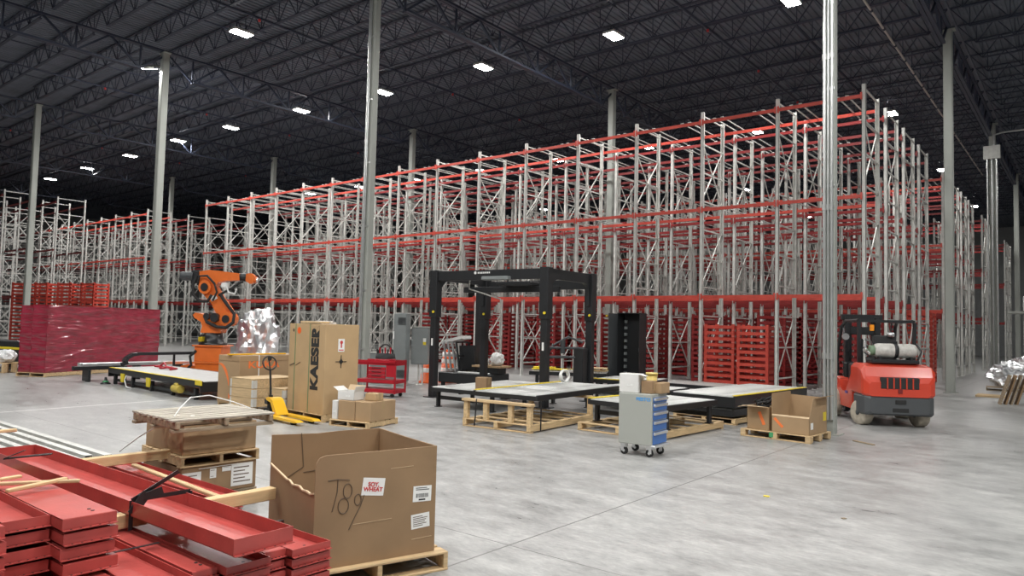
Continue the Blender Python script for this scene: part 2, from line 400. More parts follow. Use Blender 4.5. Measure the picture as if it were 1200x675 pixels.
# bridging angles and sprinkler pipes along y
NTHB = [ORDI(i) for i in range(12)]
for bi, x in enumerate((5, 0.5, -8.5, -13.1, -22, -26.4, -35, -39.5, -48.5, -53, -62)):
    b = MB().bar((x, 0, 13.42), (x, 80, 13.42), .04); o = b.build('joist_bridging', M_JOIST)
    tag(o, 'thin dark bridging angle under the roof joists, %s from the right' % NTHB[bi], 'joist bridging', 'thin bridging angles tying the roof joists')
for x in (-11.0, -24.0, -37.5, -51.0, 2.5):
    t = thing('sprinkler_pipe', 'dark sprinkler pipe %s' % {-11.0: 'above the right part of the large rack', -24.0: 'above the middle of the large rack', -37.5: 'above the left part of the large rack', -51.0: 'above the cross aisle', 2.5: 'above the open right aisle'}[x], 'sprinkler pipe', (x, 0, 13.2), group='roof sprinkler pipes')
    MB().cyl((0, 0, 0), (0, 80, 0), .045, 8).build('pipe', M_JOIST, t)
    s0 = None
    for i in range(14):
        if s0 is None: s0 = MB().cyl((0, 0, -.12), (0, 0, -.03), .05, 8).build('sprinkler_head', M_RINK, t); s0.location = (0, 4, 0)
        else: c = s0.copy(); COL.objects.link(c); c.parent = t; c.location = (0, 4 + i * 5.2, 0)
t = thing('sprinkler_pipe', 'pale roof pipe running down the aisle ceiling above the rack end', 'sprinkler pipe', (-5.8, 8, 13.1))
MB().cyl((0, 0, 0), (0, 50, 0), .04, 8).build('pipe', M_PIPE, t)
a = MB()
for i in range(26): a.cyl((0, 1.2 + i * 1.9, 0), (0, 1.35 + i * 1.9, 0), .055, 8)
a.build('coupling', M_JOIST, t)

# ---------------------------------------------------------------- lamps
def make_lamp():
    t = thing('high_bay_lamp', '', 'ceiling lamp')
    MB().cbox((0, 0, .06), (.50, .80, .10), .02).build('housing', M_GALV, t)
    a = MB(); a.box((0, 0, .0), (.44, .74, .015)); a.build('diffuser', M_LAMP, t)
    a = MB(); a.box((0, -.2, .23), (.03, .03, .26)); a.box((0, .2, .23), (.03, .03, .26)); a.box((0, 0, .362), (.05, 2.1, .03)); a.build('mounting_strut', M_JOIST, t)
    ld = bpy.data.lights.new('lamp_light', 'AREA'); ld.shape = 'RECTANGLE'; ld.size = .44; ld.size_y = .74; ld.energy = LAMP_W; ld.color = LAMP_COL
    lo = bpy.data.objects.new('lamp_light', ld); COL.objects.link(lo); lo.parent = t; lo.location = (0, 0, -.02)
    return t
lamp0 = make_lamp(); used = False
lamp_back = None; _half = None
def lamp(x, y, label, tilt=None, z=13.0, grp='high bay lamps', dim=False):
    global used, lamp_back
    if dim and lamp_back is None:
        lamp_back = dup(lamp0)
        for c in lamp_back.children:
            if c.type == 'LIGHT': c.data = c.data.copy(); c.data.energy = LAMP_W * .14
        o = lamp_back
    elif dim: o = dup(lamp_back)
    else: o = dup(lamp0) if used else lamp0
    if not dim: used = True
    o.location = (x, y, z); o['label'] = label; o['group'] = grp
    if tilt: o.rotation_euler = tilt
    return o
NTH = ['first', 'second', 'third', 'fourth', 'fifth', 'sixth', 'seventh', 'eighth', 'ninth', 'tenth', 'eleventh']
for i in range(10):
    x = [-7.7, -13.95, -20.15, -26.3, -32.2, -38.5, -44.2, -51.2, -58.4, -65.7][i]; y = [23.9, 23.0, 22.65, 22.45, 21.95, 21.6, 21.35, 21.5, 21.5, 21.5][i]
    o = lamp(x, y, 'bright roof lamp in the long row over the rack front, %s from the right' % NTH[i])
    for c in o.children:
        if c.type == 'LIGHT':
            if _half is None: _half = c.data.copy(); _half.energy = LAMP_W * .55
            c.data = _half
lamp(-25.4, 14.5, 'large bright high bay lamp nearest the top left of the photo')
lamp(-31.45, 13.85, 'bright lamp tilted on the side of the grey column beside the wrapped bundle', (0.35, 0.25, 0.2), 12.7)
_l = [o for o in COL.objects if o.get('label', '').startswith('bright lamp tilted')][0]; bpy.context.view_layer.update()
_q = _l.matrix_world.inverted() @ Vector((-30.80, 14.05, 12.6)); MB().bar((0, 0, .08), _q, .07).build('mounting_arm', M_JOIST, _l)
for i, (x, y) in enumerate([(-7.7, 39.2), (-14.3, 38.8), (-20.9, 38.6), (-27.4, 38.4), (-33.8, 38.1), (-40.1, 37.8), (-46.3, 37.4), (-52.6, 37.1)]):
    lamp(x, y, '%s roof lamp in the second row over the racks, %s from the right' % ('bright' if i == 0 else 'dimmer', NTH[i]), dim=(i > 0))
for i, (x, y) in enumerate([(-7.7, 54.5), (-20.9, 54.4), (-40, 54), (-7.7, 71.2), (-20.9, 70)]):
    lamp(x, y, 'distant high bay lamp, %s' % ['third along the right aisle racks', 'small glow seen through the racks right of centre', 'far glow through the left racks', 'low above the far end of the right aisle', 'farthest glow behind the racks'][i], dim=(i in (1, 2, 4)))
k = 0
for x in (-14.5, -8.0, -1.6, 5.0, 12.0):
    for y in (1.5, 7.2):
        if x < -8 and y > 5: continue
        lamp(x, y, 'roof lamp outside the photo, over the floor near the camera, %s of its set' % ORDI(k)); k += 1
for i, (x, y) in enumerate(((-21, 2), (-28, 3), (5.5, 16), (5.5, 30), (5.5, 45), (5.5, 62), (-35, 2), (-1.5, -7), (-12, -7))):
    lamp(x, y, 'roof lamp outside the photo, beyond its %s edge' % ['lower left', 'left lower', 'right near', 'right middle', 'right far', 'right farthest', 'far left', 'lower right', 'bottom'][i], dim=False)

# ================================================================ RACKS
PITCH = 2.6
_frames = {}
def frame_mesh(depth, h):
    key = (round(depth, 2), round(h, 2))
    if key in _frames: return _frames[key]
    a = MB()
    for y in (0, depth):
        s = 1 if y == 0 else -1
        a.bb(-.06, .06, y - .0, y + s * .012, 0.012, h); a.bb(-.06, -.048, y, y + s * .085, .012, h); a.bb(.048, .06, y, y + s * .085, .012, h)
        a.box((0, y + s * .04, .006), (.16, .14, .012))
    z = h - .12
    hs = [h - .12 - 1.0 * i for i in range(int(h + .45))]
    for zz in hs: a.bb(-.022, .022, .03, depth - .03, zz - .022, zz + .022)
    f = a.build('upright_frame', M_GALV)
    b = MB()
    i = 1
    while i + 2 < len(hs):
        zt, zb = hs[i], hs[i + 2]
        b.bar((.012, .05, zt), (.012, depth - .05, zb), .03, .04); b.bar((-.012, .05, zb), (-.012, depth - .05, zt), .03, .04)
        i += 3
    c = b.build('cross_bracing', M_GALV)
    COL.objects.unlink(f); COL.objects.unlink(c)
    _frames[key] = (f.data, c.data); return _frames[key]
def obj_of(name, me, parent, loc=(0, 0, 0)):
    o = bpy.data.objects.new(name, me); COL.objects.link(o); o.parent = parent; o.location = loc; return o
_bm = {}
def beam_mesh(L, dk):
    k = (round(L, 2), dk)
    if k not in _bm:
        a = MB(); a.bb(0, L, -.03, .03, -.052, .052)
        for x in (0, L): a.bb(x - .03, x + .03, -.042, -.03, -.11, .11)
        o = a.build('beam', M_RED if not dk else M_RED_SHADED); COL.objects.unlink(o); _bm[k] = o.data  # dk beams wear the red with shade painted in
    return _bm[k]
_rl = {}
def rail_mesh(D):
    if D not in _rl:
        a = MB()
        for dx in (-.14, .14):
            a.bb(dx - .02, dx + .02, -.03, D, .066, .092); a.bb(dx - .05, dx + .05, -.072, .0, .06, .088)
        o = a.build('rail_pair', M_GALV); COL.objects.unlink(o); _rl[D] = o.data
    return _rl[D]
def rack_row(x0, n, y0, label, group, depth=1.83, h=9.64, levels=(3.17, 6.19, 9.26), rails=True, gap=1.1, dk=False, low2=True):
    t = thing('pallet_rack', label, 'pallet rack', (x0, y0, 0), group=group)
    fm, cm = frame_mesh(depth, h); bm = beam_mesh(PITCH - .1, dk); rm = rail_mesh(round(depth + gap - .22, 2))
    for i in range(n):
        f = obj_of('upright_frame', fm, t, (-i * PITCH, 0, 0)); obj_of('cross_bracing', cm, f)
    for i in range(n - 1):
        xa = -(i + 1) * PITCH + .05
        for z in levels:
            obj_of('beam', bm, t, (xa, -.035, z)); obj_of('beam', bm, t, (xa, depth + .035, z))
            if rails and z > 4:
                for q in (.22, .78): obj_of('rail_pair', rm, t, (xa + (PITCH - .1) * q, 0, z)) 
    return t
RX = -5.37
for k in range(4):
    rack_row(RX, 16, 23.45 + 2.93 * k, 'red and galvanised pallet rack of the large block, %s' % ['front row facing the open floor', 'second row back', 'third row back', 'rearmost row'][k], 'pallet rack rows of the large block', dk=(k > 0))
for k in range(4):
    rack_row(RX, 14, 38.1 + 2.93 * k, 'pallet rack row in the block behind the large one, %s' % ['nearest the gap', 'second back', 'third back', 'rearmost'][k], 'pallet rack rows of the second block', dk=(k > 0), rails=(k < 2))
for k in range(2):
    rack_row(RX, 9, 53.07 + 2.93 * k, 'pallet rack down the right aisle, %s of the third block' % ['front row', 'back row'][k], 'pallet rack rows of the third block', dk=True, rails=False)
for k in range(2):
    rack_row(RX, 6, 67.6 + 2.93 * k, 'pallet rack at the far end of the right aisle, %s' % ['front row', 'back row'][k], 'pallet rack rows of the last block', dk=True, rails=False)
for k in range(6):
    yy = [11.55, 14.48, 17.4, 23.1, 26.03, 29.0][k]
    n = [5, 9, 11, 12, 12, 12][k]; xx = [-54.4, -51.8, -51.8, -51.8, -51.8, -51.8][k]
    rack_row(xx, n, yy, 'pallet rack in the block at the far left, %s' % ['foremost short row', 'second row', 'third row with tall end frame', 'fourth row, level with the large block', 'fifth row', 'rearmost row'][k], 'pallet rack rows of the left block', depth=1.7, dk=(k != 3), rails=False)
for k in range(3):
    rack_row(-51.8, 9, [38.1, 41.0, 53][k], 'distant pallet rack row beyond the left block, %s' % ['nearest', 'middle', 'farthest'][k], 'pallet rack rows beyond the left block', depth=1.7, dk=True, rails=False)
rack_row(3.0, 3, 62, 'grey pallet rack seen at the far right edge of the aisle', 'pallet rack rows right of the aisle', dk=True, rails=False)
# ================================================================ FOREGROUND RED CHANNELS
def channel_mesh(L, w, h, up_, holes=True, dark=False):
    a = MB(); t = .006
    zz = (0, t) if up_ else (h - t, h)
    a.bb(-L, 0, -w / 2, w / 2, *zz)
    for s in (-1, 1): a.bb(-L, 0, s * w / 2 - (t if s > 0 else 0), s * w / 2 + (0 if s > 0 else t), 0, h)
    for x in (0, -L):                                        # end plates with an outward lip
        s = 1 if x == 0 else -1
        a.bb(x, x + s * t, -w / 2 - .004, w / 2 + .004, 0, h)
        a.bb(x, x + s * .028, -w / 2 - .004, w / 2 + .004, 0, .005)
        if not up_: a.bb(x, x - s * .03, -w / 2, w / 2, h, h + .002)
    o = a.build('steel_channel', M_CHAN)
    b = MB()
    zt = (t + .001) if up_ else (h + .0035)
    for x in (-.10, -.155, -L + .12):
        b.cyl((x, w * .18, zt - .002), (x, w * .18, zt), .011, 10)
    for k in range(5): b.cyl((.014, -w * .36 + k * w * .18, .004), (.014, -w * .36 + k * w * .18, .0065), .006, 8)
    q = b.build('bolt_holes', M_INK)
    COL.objects.unlink(o); COL.objects.unlink(q)
    return o.data, q.data
def channel(meshes, loc, label, group, rz=0.0):
    o = bpy.data.objects.new('steel_channel', meshes[0]); COL.objects.link(o); o.location = loc; o.rotation_euler = (0, 0, rz)
    o['label'] = label; o['category'] = 'steel channel'
    if group: o['group'] = group
    obj_of('bolt_holes', meshes[1], o)
    return o
LAY = ['top', 'second', 'third', 'fourth', 'fifth', 'sixth', 'seventh', 'bottom']
tray_w = channel_mesh(4.0, .30, .052, True); tray_n = channel_mesh(3.9, .15, .048, False); tray_s = channel_mesh(2.3, .28, .052, True)
cols = [(3.06, 1), (2.82, 0), (2.58, 1), (2.33, 0), (2.08, 1), (1.84, 0), (1.60, 1)]
CN = ['far edge', 'narrow one inside the far edge', 'third from the far edge', 'fourth from the far edge', 'fifth from the far edge', 'sixth from the far edge', 'near edge']
for ci, (y, wide) in enumerate(cols):
    for k in range(7):
        z = .5 - .068 * (k + 1)
        dx = random.uniform(-.012, .012)
        channel(tray_w if wide else tray_n, (-4.16 - (0 if wide else .07) + dx, y + random.uniform(-.006, .006), z),
                'red steel channel in the wide low pile, %s layer, %s' % (LAY[k], CN[ci]), 'red steel channels in the wide low pile', rz=random.uniform(-.001, .001))
for k in range(7): channel(tray_s, (-5.85, 3.40, .5 - .068 * (k + 1)), 'short red steel channel behind the wide low pile, %s layer' % LAY[k], 'short red channels behind the low pile')
lp = channel_mesh(3.9, .29, .064, False); lt = channel_mesh(3.8, .24, .062, True)
for ci, (y, f) in enumerate([(1.83, 1), (1.555, 0), (1.28, 1), (1.0, 0)]):
    for k in range(4):
        z = .845 - .084 * (k + 1)
        channel(lp if f else lt, (-4.62 - (0 if f else .14) - .05 * ci + random.uniform(-.02, .02), y + random.uniform(-.008, .008), z),
                'red steel channel in the higher left pile, %s layer, %s' % (['top', 'second', 'third', 'bottom'][k], ['far edge', 'second from far edge', 'third from far edge', 'nearest the camera'][ci]), 'red steel channels in the higher left pile')
top = channel_mesh(4.3, .40, .10, True)
channel(top, (-3.98, 2.57, .602), 'widest red steel channel lying alone on lumber across the pile', None, rz=.012)
# lumber under the pile and between layers
def plank(label, c, d, rz=0, m=None, tilt=None, group=None, name='lumber_beam'):
    o = MB().cbox((0, 0, 0), d, min(.006, min(d) * .2)).build(name, m or M_WOODY)
    tag(o, label, 'lumber', group, c, rz)
    if tilt: o.rotation_euler = (tilt[0], tilt[1], rz)
    return o
plank('pale lumber beam laid across the red pile, right of the black strap', (-5.42, 2.76, .55), (.09, 1.62, .098))
plank('pale lumber beam laid across the red pile under the far end of the lone channel', (-7.75, 2.75, .55), (.09, 2.3, .098))
plank('pale lumber bearer under the red pile near its front ends', (-4.9, 2.4, .012), (.09, 2.2, .024))
plank('pale lumber bearer under the red pile near its back ends', (-7.4, 2.4, .012), (.09, 2.2, .024))
plank('lumber spacer between the two red piles near the front', (-4.95, 1.42, .504), (.08, 1.05, .008), name='lumber_spacer')
plank('lumber spacer between the two red piles near the back', (-7.3, 1.42, .504), (.08, 1.05, .008), name='lumber_spacer')
# loose strips lying on the left pile and beside the right one
plank('thin wood strip slanting across the left red pile at the photo edge', (-5.72, 1.70, .862), (.9, .035, .022), 1.0, M_WOOD, name='wood_strip')
plank('longer thin wood strip lying level on the left red pile', (-5.5, 1.83, .87), (.035, .42, .024), .35, M_WOODY, name='wood_strip')
plank('short thin wood strip behind the longer one on the left pile', (-5.9, 1.72, .858), (.035, .3, .02), .2, M_WOODY, name='wood_strip')
plank('thin wood strip at the left photo edge behind the red pile', (-8.3, 2.3, .86), (.05, .5, .03), 0, M_WOODY, name='wood_strip')
plank('long thin wood strip running beside the lone channel toward the tall box', (-6.6, 3.30, .516), (1.9, .05, .03), -.06, M_WOOD, name='wood_strip')
# straps
def strap_thing(x, y, label, rz=0, s=1.0):
    t = thing('strap_with_edge_protector', label, 'strap', (x, y, .602), rz)
    a = MB(); w = .022
    for p, q in (((0, -.213, -.1), (0, -.213, .108)), ((0, -.213, .108), (0, .213, .108)), ((0, .213, .108), (0, .213, -.1))):
        a.bar(p, q, .03, .003, up_=(1, 0, 0))
    a.bar((0, -.213, .108), (.11, .06, .29), .028, .006, up_=(1, 0, 0)); a.build('steel_strap', M_BLK, t)
    b = MB(); b.bar((.02, -.215, .02), (.05, -.13, .16), .07, .006, up_=(1, 0, 0)); b.bar((.03, -.18, .12), (.09, -.04, .17), .05, .008, up_=(1, 0, 0)); b.build('edge_protector', M_BLKM, t)
    return t
strap_thing(-5.3, 2.57, 'black steel strap standing up from the lone red channel near its middle')
t = thing('edge_protector', 'black corner protector lying beside the far end of the lone channel', 'edge protector', (-6.6, 2.12, .86), .2)
MB().bar((-.14, -.1, .0), (.10, .12, .03), .06, .008).build('protector_face', M_BLK, t)
MB().bar((-.14, -.1, .004), (-.05, 0, .06), .05, .006).build('strap_end', M_BLK, t)
def band(pts, label, r=.008):
    a = MB()
    for p, q in zip(pts[:-1], pts[1:]): a.bar(p, q, .025, .004)
    return tag(a.build('steel_strap', M_BLK), label, 'strap')
band([(-4.85, 1.95, .512), (-4.85, 2.35, .512)], 'thin black strap across the red pile in front of the lumber')
band([(-4.75, 2.80, .512), (-4.75, 3.22, .512), (-4.75, 3.23, .3)], 'thin black strap over the red pile corner beside the tall torn box')

# galvanised posts lying on the floor at the left edge
pm = MB(); L = 9.5
pm.bb(-L, 0, -.05, .05, .075, .080); pm.bb(-L, 0, -.05, -.045, 0, .08); pm.bb(-L, 0, .045, .05, 0, .08)
pobj = pm.build('rack_post', M_GALV); COL.objects.unlink(pobj)
PN = ['farthest from the camera', 'second farthest', 'third farthest', 'fourth farthest', 'fifth farthest', 'nearest the red pile']
for i in range(6):
    for k in range(2):
        o = bpy.data.objects.new('rack_post', pobj.data); COL.objects.link(o); o.location = (-10.1 - .12 * (i % 2), 4.16 - i * .19, .03 + .082 * k)
        tag(o, 'galvanised rack post lying on the floor, %s layer, %s' % (['lower', 'upper'][k], PN[i]), 'rack post', 'galvanised rack posts lying at the left')
for x in (-12.5, -17.5): plank('flat lumber bearer under the lying galvanised posts, %s' % ('near their front ends' if x > -15 else 'near their far ends'), (x, 3.6, .015), (.1, 1.05, .03))

# ================================================================ PALLETS, CARTONS
def pallet(name, label, w, d, loc, rz, m=None, h=.14, nb=7, ns=3, group=None, gap=.35, blocks=False):
    m = m or M_WOOD
    t = thing(name, label, 'pallet', loc, rz, group)
    pitch = d / nb; bw = pitch * (1 - gap * .5)
    a = MB()
    for i in range(nb):
        y = -d / 2 + bw / 2 + i * (d - bw) / (nb - 1); dx = random.uniform(-.006, .006)
        a.cbox((dx, y, h - .009), (w, bw, .018), .003)
    a.build('top_deck', m, t)
    for i in range(ns):
        x = -w / 2 + .022 + i * (w - .044) / (ns - 1)
        if blocks:
            b = MB()
            for y in (-d / 2 + .07, 0, d / 2 - .07): b.cbox((x * .96, y, (h - .018) / 2 + .009), (.10, .14, h - .036), .003)
            b.build('block_row', m, t)
        else: MB().cbox((x, 0, h / 2), (.04, d - .01, h - .036), .003).build('stringer', m, t)
    a = MB()
    for i in (0, 2, 4): a.cbox((0, -d / 2 + .05 + i * (d - .1) / 4, .009), (w, .095, .018), .003)
    a.build('bottom_deck', m, t)
    return t
def carton(name, label, w, d, h, loc, rz, m, cat='carton', tape=True, group=None, lid_lines=True):
    t = thing(name, label, cat, loc, rz, group)
    MB().cbox((0, 0, h / 2), (w, d, h), .008).build('carton_body', m, t)
    a = MB()
    a.bb(-w / 2 + .01, w / 2 - .01, -.003, .003, h, h + .002); a.build('flap_seam', M_CARDD, t)
    if tape:
        a = MB(); a.bb(-w / 2 - .0, w / 2, -.035, .035, h + .001, h + .003); a.bb(-w / 2 - .002, -w / 2, -.035, .035, h - .15, h + .002); a.bb(w / 2, w / 2 + .002, -.035, .035, h - .15, h + .002)
        a.build('packing_tape', M_TAPE, t)
    return t
def label_(parent, x, z, w, h, y, name='paper_label', m=None, rot=0.0, lines=3, side='front', ink=None):
    """paper with printed lines on the front (-y) face; side='left' puts it on the -x face"""
    e = bpy.data.objects.new(name, None)
    a = MB(); a.bb(-w / 2, w / 2, -.0015, 0, -h / 2, h / 2); o = a.build(name, m or M_WHITE, parent)
    b = MB()
    for i in range(lines):
        zz = h * (.32 - .64 * i / max(1, lines - 1)); ln = w * random.uniform(.5, .8)
        b.bb(-w * .4, -w * .4 + ln, -.0022, -.0014, zz - h * .025, zz + h * .025)
    if lines: b.build('printed_lines', ink or M_MARK, o)
    if side == 'front': o.location = (x, y, z); o.rotation_euler = (0, rot, 0)
    else: o.location = (y, x, z); o.rotation_euler = (0, rot, -PI / 2)
    return o

# --- torn gaylord box
GZ = math.radians(73.3); GL = (-4.93, 3.99)
pallet('wooden_pallet', 'worn wooden pallet under the big torn carton marked T89', 1.20, 1.22, (GL[0] + .03, GL[1] + .0, 0), GZ, M_WOOD, h=.15)
t = thing('bulk_carton', 'big open brown carton with a torn left side, marked T89 in pen', 'carton', (GL[0], GL[1], .151), GZ)
W, D, H, T = 1.02, 1.14, .85, .012
a = MB()
pts = [(-W / 2, 0), (W / 2, 0), (W / 2, H), (-.1, H - .004), (-W / 2 + .08, H - .005), (-W / 2 + .03, H - .02), (-W / 2 + .005, H - .06), (-W / 2, H - .10)]
a.prism(pts, -D / 2, -D / 2 + T, 'xz'); a.build('front_panel', M_CARDD, t)
a = MB(); a.prism([(-W / 2, 0), (W / 2, 0), (W / 2, H), (.1, H - .002), (-.1, H - .012), (-W / 2, H)], D / 2 - T, D / 2, 'xz'); a.build('back_panel', M_CARDD, t)
a = MB(); a.prism([(-D / 2 + T, 0), (D / 2 - T, 0), (D / 2 - T, H), (0, H - .004), (-D / 2 + T, H)], W / 2 - T, W / 2, 'yz'); a.build('right_panel', M_CARDD, t)
tear = [(-D / 2 + T, .565), (-.48, .545), (-.40, .55), (-.30, .54), (-.22, .555), (-.13, .545), (-.06, .535), (.02, .555), (.10, .55), (.22, .565), (.32, .575), (.42, .585), (D / 2 - T, .60)]
a = MB(); a.prism([(-D / 2 + T, 0), (D / 2 - T, 0)] + list(reversed(tear)), -W / 2, -W / 2 + T, 'yz'); a.build('torn_left_panel', M_CARDD, t)
a = MB()
for (p, q) in zip(tear[:-1], tear[1:]): a.bar((-W / 2 - .001, p[0], p[1] + .004), (-W / 2 - .001, q[0], q[1] + .004), .016, .012)
o = a.build('torn_paper_edge', M_CARDE, t); o['label'] = 'pale frayed tear'
a = MB(); a.bb(-W / 2 + T, W / 2 - T, -D / 2 + T, D / 2 - T, 0, .01); a.build('carton_floor', M_CARDD, t)
a = MB()
for p, q in (((-.25, D / 2 - T - .002, H), (-.22, D / 2 - T - .002, .55)), ((-.22, D / 2 - T - .002, .55), (-.45, D / 2 - T - .002, .42)), ((-.22, D / 2 - T - .002, .5), (.02, D / 2 - T - .002, .52))): a.bar(p, q, .006)
a.build('crease_lines', M_MARK, t)
a = MB()
for x0, x1, z in ((-.2, .12, .305), (.3, .48, .12), (.1, .3, .70)): a.bar((x0, -D / 2 - .001, z), (x1, -D / 2 - .001, z + .006), .003)
a.build('scuff_marks', M_CARDE, t)
fy = -D / 2 - .003
a = MB()
def fx(u): return -.51 + (u - 262) / 521 * 1.02
def strokes(b, pl, r=.0035):
    b.tube([(x, fy, z) for x, z in pl], r, 6)
strokes(a, [(fx(312), .655), (fx(350), .66), (fx(400), .645)]); strokes(a, [(fx(352), .66), (fx(350), .56), (fx(332), .42)])
def circ(cx, cz, rx, rz): return [(cx + rx * math.sin(k * PI / 8), cz + rz * math.cos(k * PI / 8)) for k in range(17)]
strokes(a, circ(fx(393), .565, .035, .055)); strokes(a, circ(fx(377), .455, .042, .058)); strokes(a, circ(fx(436), .49, .027, .042))
strokes(a, [(fx(462), .52), (fx(448), .44), (fx(425), .36), (fx(402), .27)])
a.build('handwritten_mark', M_MARK, t)
o = label_(t, fx(500), .575, .185, .135, -D / 2 - .001, 'allergen_label', rot=.12, lines=0)
text('allergen_text', 'SOY,\nWHEAT', .045, M_RINK, o, (0, -.003, -.002), FRONT, bold=.0012)
o = label_(t, .385, .475, .165, .125, -D / 2 - .001, 'barcode_label', rot=.03, lines=0)
b = MB()
for i in range(22):
    x = -.055 + i * .005; b.bb(x, x + random.choice((.0015, .003)), -.0024, -.0014, -.03, .002)
b.bb(-.06, .06, -.0024, -.0014, .03, .036); b.bb(-.06, .04, -.0024, -.0014, .045, .05); b.bb(-.03, .03, -.0024, -.0014, -.052, -.04); b.build('barcode', M_INK, o)
label_(t, .375, .26, .165, .115, -D / 2 - .001, 'printed_label', rot=-.06, lines=6)
t2 = MB().cbox((0, 0, .05), (.1, .06, .1), .01).build('metal_clip', M_GALV); tag(t2, 'small metal clip lying on the carton tear', 'clip', loc=(GL[0] - .2, GL[1] - .3, .161 ))

# --- stack with upturned pallet on top
SZ = math.radians(87.0); SL = (-7.86, 4.22)
pallet('wooden_pallet', 'wooden pallet on the floor, bottom of the stack of two flat cartons', .86, 1.0, (SL[0], SL[1], 0), SZ, M_WOODD)
t = carton('flat_carton', 'lower flat carton in the stack, with white shipping papers on its side', .84, .97, .30, (SL[0], SL[1], .141), SZ, M_CARDD, tape=False)
label_(t, -.31, .15, .20, .19, -.487, 'shipping_label', lines=4); label_(t, -.08, .21, .07, .10, -.487, 'shipping_label', lines=2); label_(t, .07, .24, .1, .05, -.487, 'shipping_label', lines=1)
label_(t, .25, .16, .25, .24, -.487, 'shipping_label', lines=5); label_(t, -.38, .2, .06, .1, -.422, 'shipping_label', lines=2, side='left')
a = MB(); a.bar((-.24, -.489, .275), (.2, -.489, .282), .03, .003, up_=(0, 0, 1)); a.build('white_tape', M_WHITE, t)
pallet('wooden_pallet', 'wooden pallet between the two flat cartons of the stack', .88, 1.02, (SL[0], SL[1], .445), SZ, M_WOOD, h=.12)
t = carton('flat_carton', 'upper flat carton in the stack, plain brown, under the weathered pallet', .82, .95, .31, (SL[0], SL[1], .566), SZ, M_CARD, tape=False)
pt = (-7.45, 4.02)
t = thing('wooden_pallet', 'weathered grey pallet lying on top of the two-carton stack, overhanging it', 'pallet', (pt[0], pt[1], .877), math.radians(87.5))
M_GW = mat('grey_pallet_board', (0.56, 0.51, 0.43), .8, var=.5, scale=7, stretch=(.5, 6, 6))
a = MB()
for i in range(8):
    y = -.47 + i * .134; a.cbox((random.uniform(-.015, .015), y, .123), (1.10, .075, .022), .004)
a.build('top_deck', M_GW, t)
for i, x in enumerate((-.50, 0, .50)):
    b = MB()
    for j in range(8): b.cbox((x, -.45 + j * .13, .075), (.05, .10 if j % 2 else .13, .075), .01)
    b.build('stringer', M_WOODD, t)
a = MB()
for y in (-.45, 0, .45): a.cbox((0, y, .018), (1.08, .09, .03), .004)
a.build('bottom_deck', M_WOODD, t)
a = MB(); a.tube([(-.45, -.30, .14), (-.38, -.27, .22), (-.2, -.1, .30), (.05, .0, .30), (.3, -.05, .22), (.45, -.15, .15)], .006, 6)
tag(a.build('plastic_strap', M_STRAP), 'loose white plastic strap arching over the weathered pallet', 'strap', loc=(pt[0], pt[1], .877), rz=math.radians(87.5))
a = MB(); a.tube([(0, 0, 0), (.4, .03, .2), (.8, .05, .36), (1.15, .1, .50), (1.3, .2, .505)], .008, 6)
tag(a.build('plastic_strap', M_STRAP), 'white strap hanging down the left side of the two-carton stack', 'strap', loc=(-8.5, 3.62, .50), rz=-.03)

# --- KAESER carton on pallet
KZ = math.radians(-4.3)
pallet('wooden_pallet', 'wooden pallet under the tall carton lettered KAESER', 1.40, .84, (-12.60, 9.36, 0), KZ, M_WOOD, h=.15)
t = carton('tall_carton', 'tall brown carton lettered KAESER with green straps', 1.38, .80, 1.80, (-12.60, 9.36, .151), KZ, M_CARDL, tape=False)
a = MB()
for x in (-.44, .12): a.bb(x - .012, x + .012, -.404, -.401, 0, 1.80); a.bb(x - .012, x + .012, -.404, .404, 1.801, 1.804)
a.build('green_strap', M_GSTRAP, t)
text('carton_lettering', 'KAESER', .36, M_INK, t, (.34, -.403, 1.10), (PI / 2, -PI / 2, 0), bold=.020, spacing=1.06)
a = MB(); a.bb(.692, .694, -.10, .05, 1.25, 1.51); o = a.build('warning_label', M_WHITE, t)
a = MB(); a.cyl((.694, -.025, 1.44), (.696, -.025, 1.44), .035, 12); a.bb(.694, .696, -.04, -.01, 1.33, 1.42); a.bb(.694, .696, -.08, .03, 1.275, 1.295); a.build('red_symbol', M_RINK, o)
a = MB()
for p, q in (((-.15, 1.05), (.11, 1.05)), ((-.02, .92), (-.02, 1.18))): a.bar((.695, p[0], p[1]), (.695, q[0], q[1]), .012)
for s1 in (-1, 1):
    for s2 in (-1, 1): a.add([(.6955, -.02, 1.05), (.6955, -.02 + s2 * .05, 1.05), (.6955, -.02, 1.05 + s1 * .07)], [(0, 1, 2)])
a.build('lifting_symbol', M_INK, t)
a = MB(); a.cyl((-.30, -.402, 1.66), (-.30, -.405, 1.66), .07, 16); a.build('orange_sticker', M_BARREL, t)
a = MB(); a.bar((-.62, -.402, .92), (-.44, -.402, .97), .02); a.bar((-.4, -.402, .93), (-.22, -.402, 1.0), .012); a.cyl((-.52, -.402, 1.66), (-.52, -.404, 1.66), .035, 10); a.build('dark_marks', M_MARK, t)
a = MB(); a.box((0, 0, .02), (.55, .28, .04)); a.box((.1, -.02, .055), (.4, .1, .03)); o = a.build('foam_block', M_WCARD); tag(o, 'white packing pieces lying on top of the tall carton', 'packing', loc=(-12.6, 9.3, 1.951), rz=.1)
o = MB().cbox((0, 0, .03), (.8, .2, .05), .01).build('lumber_beam', M_WOOD); tag(o, 'pale board lying on top of the tall carton', 'lumber', loc=(-12.5, 9.05, 1.953), rz=KZ)

# --- pallet jack
t = thing('pallet_jack', 'yellow pallet jack with an upright black handle, in front of the tall carton', 'pallet jack', (-13.15, 8.62, 0), math.radians(-5))
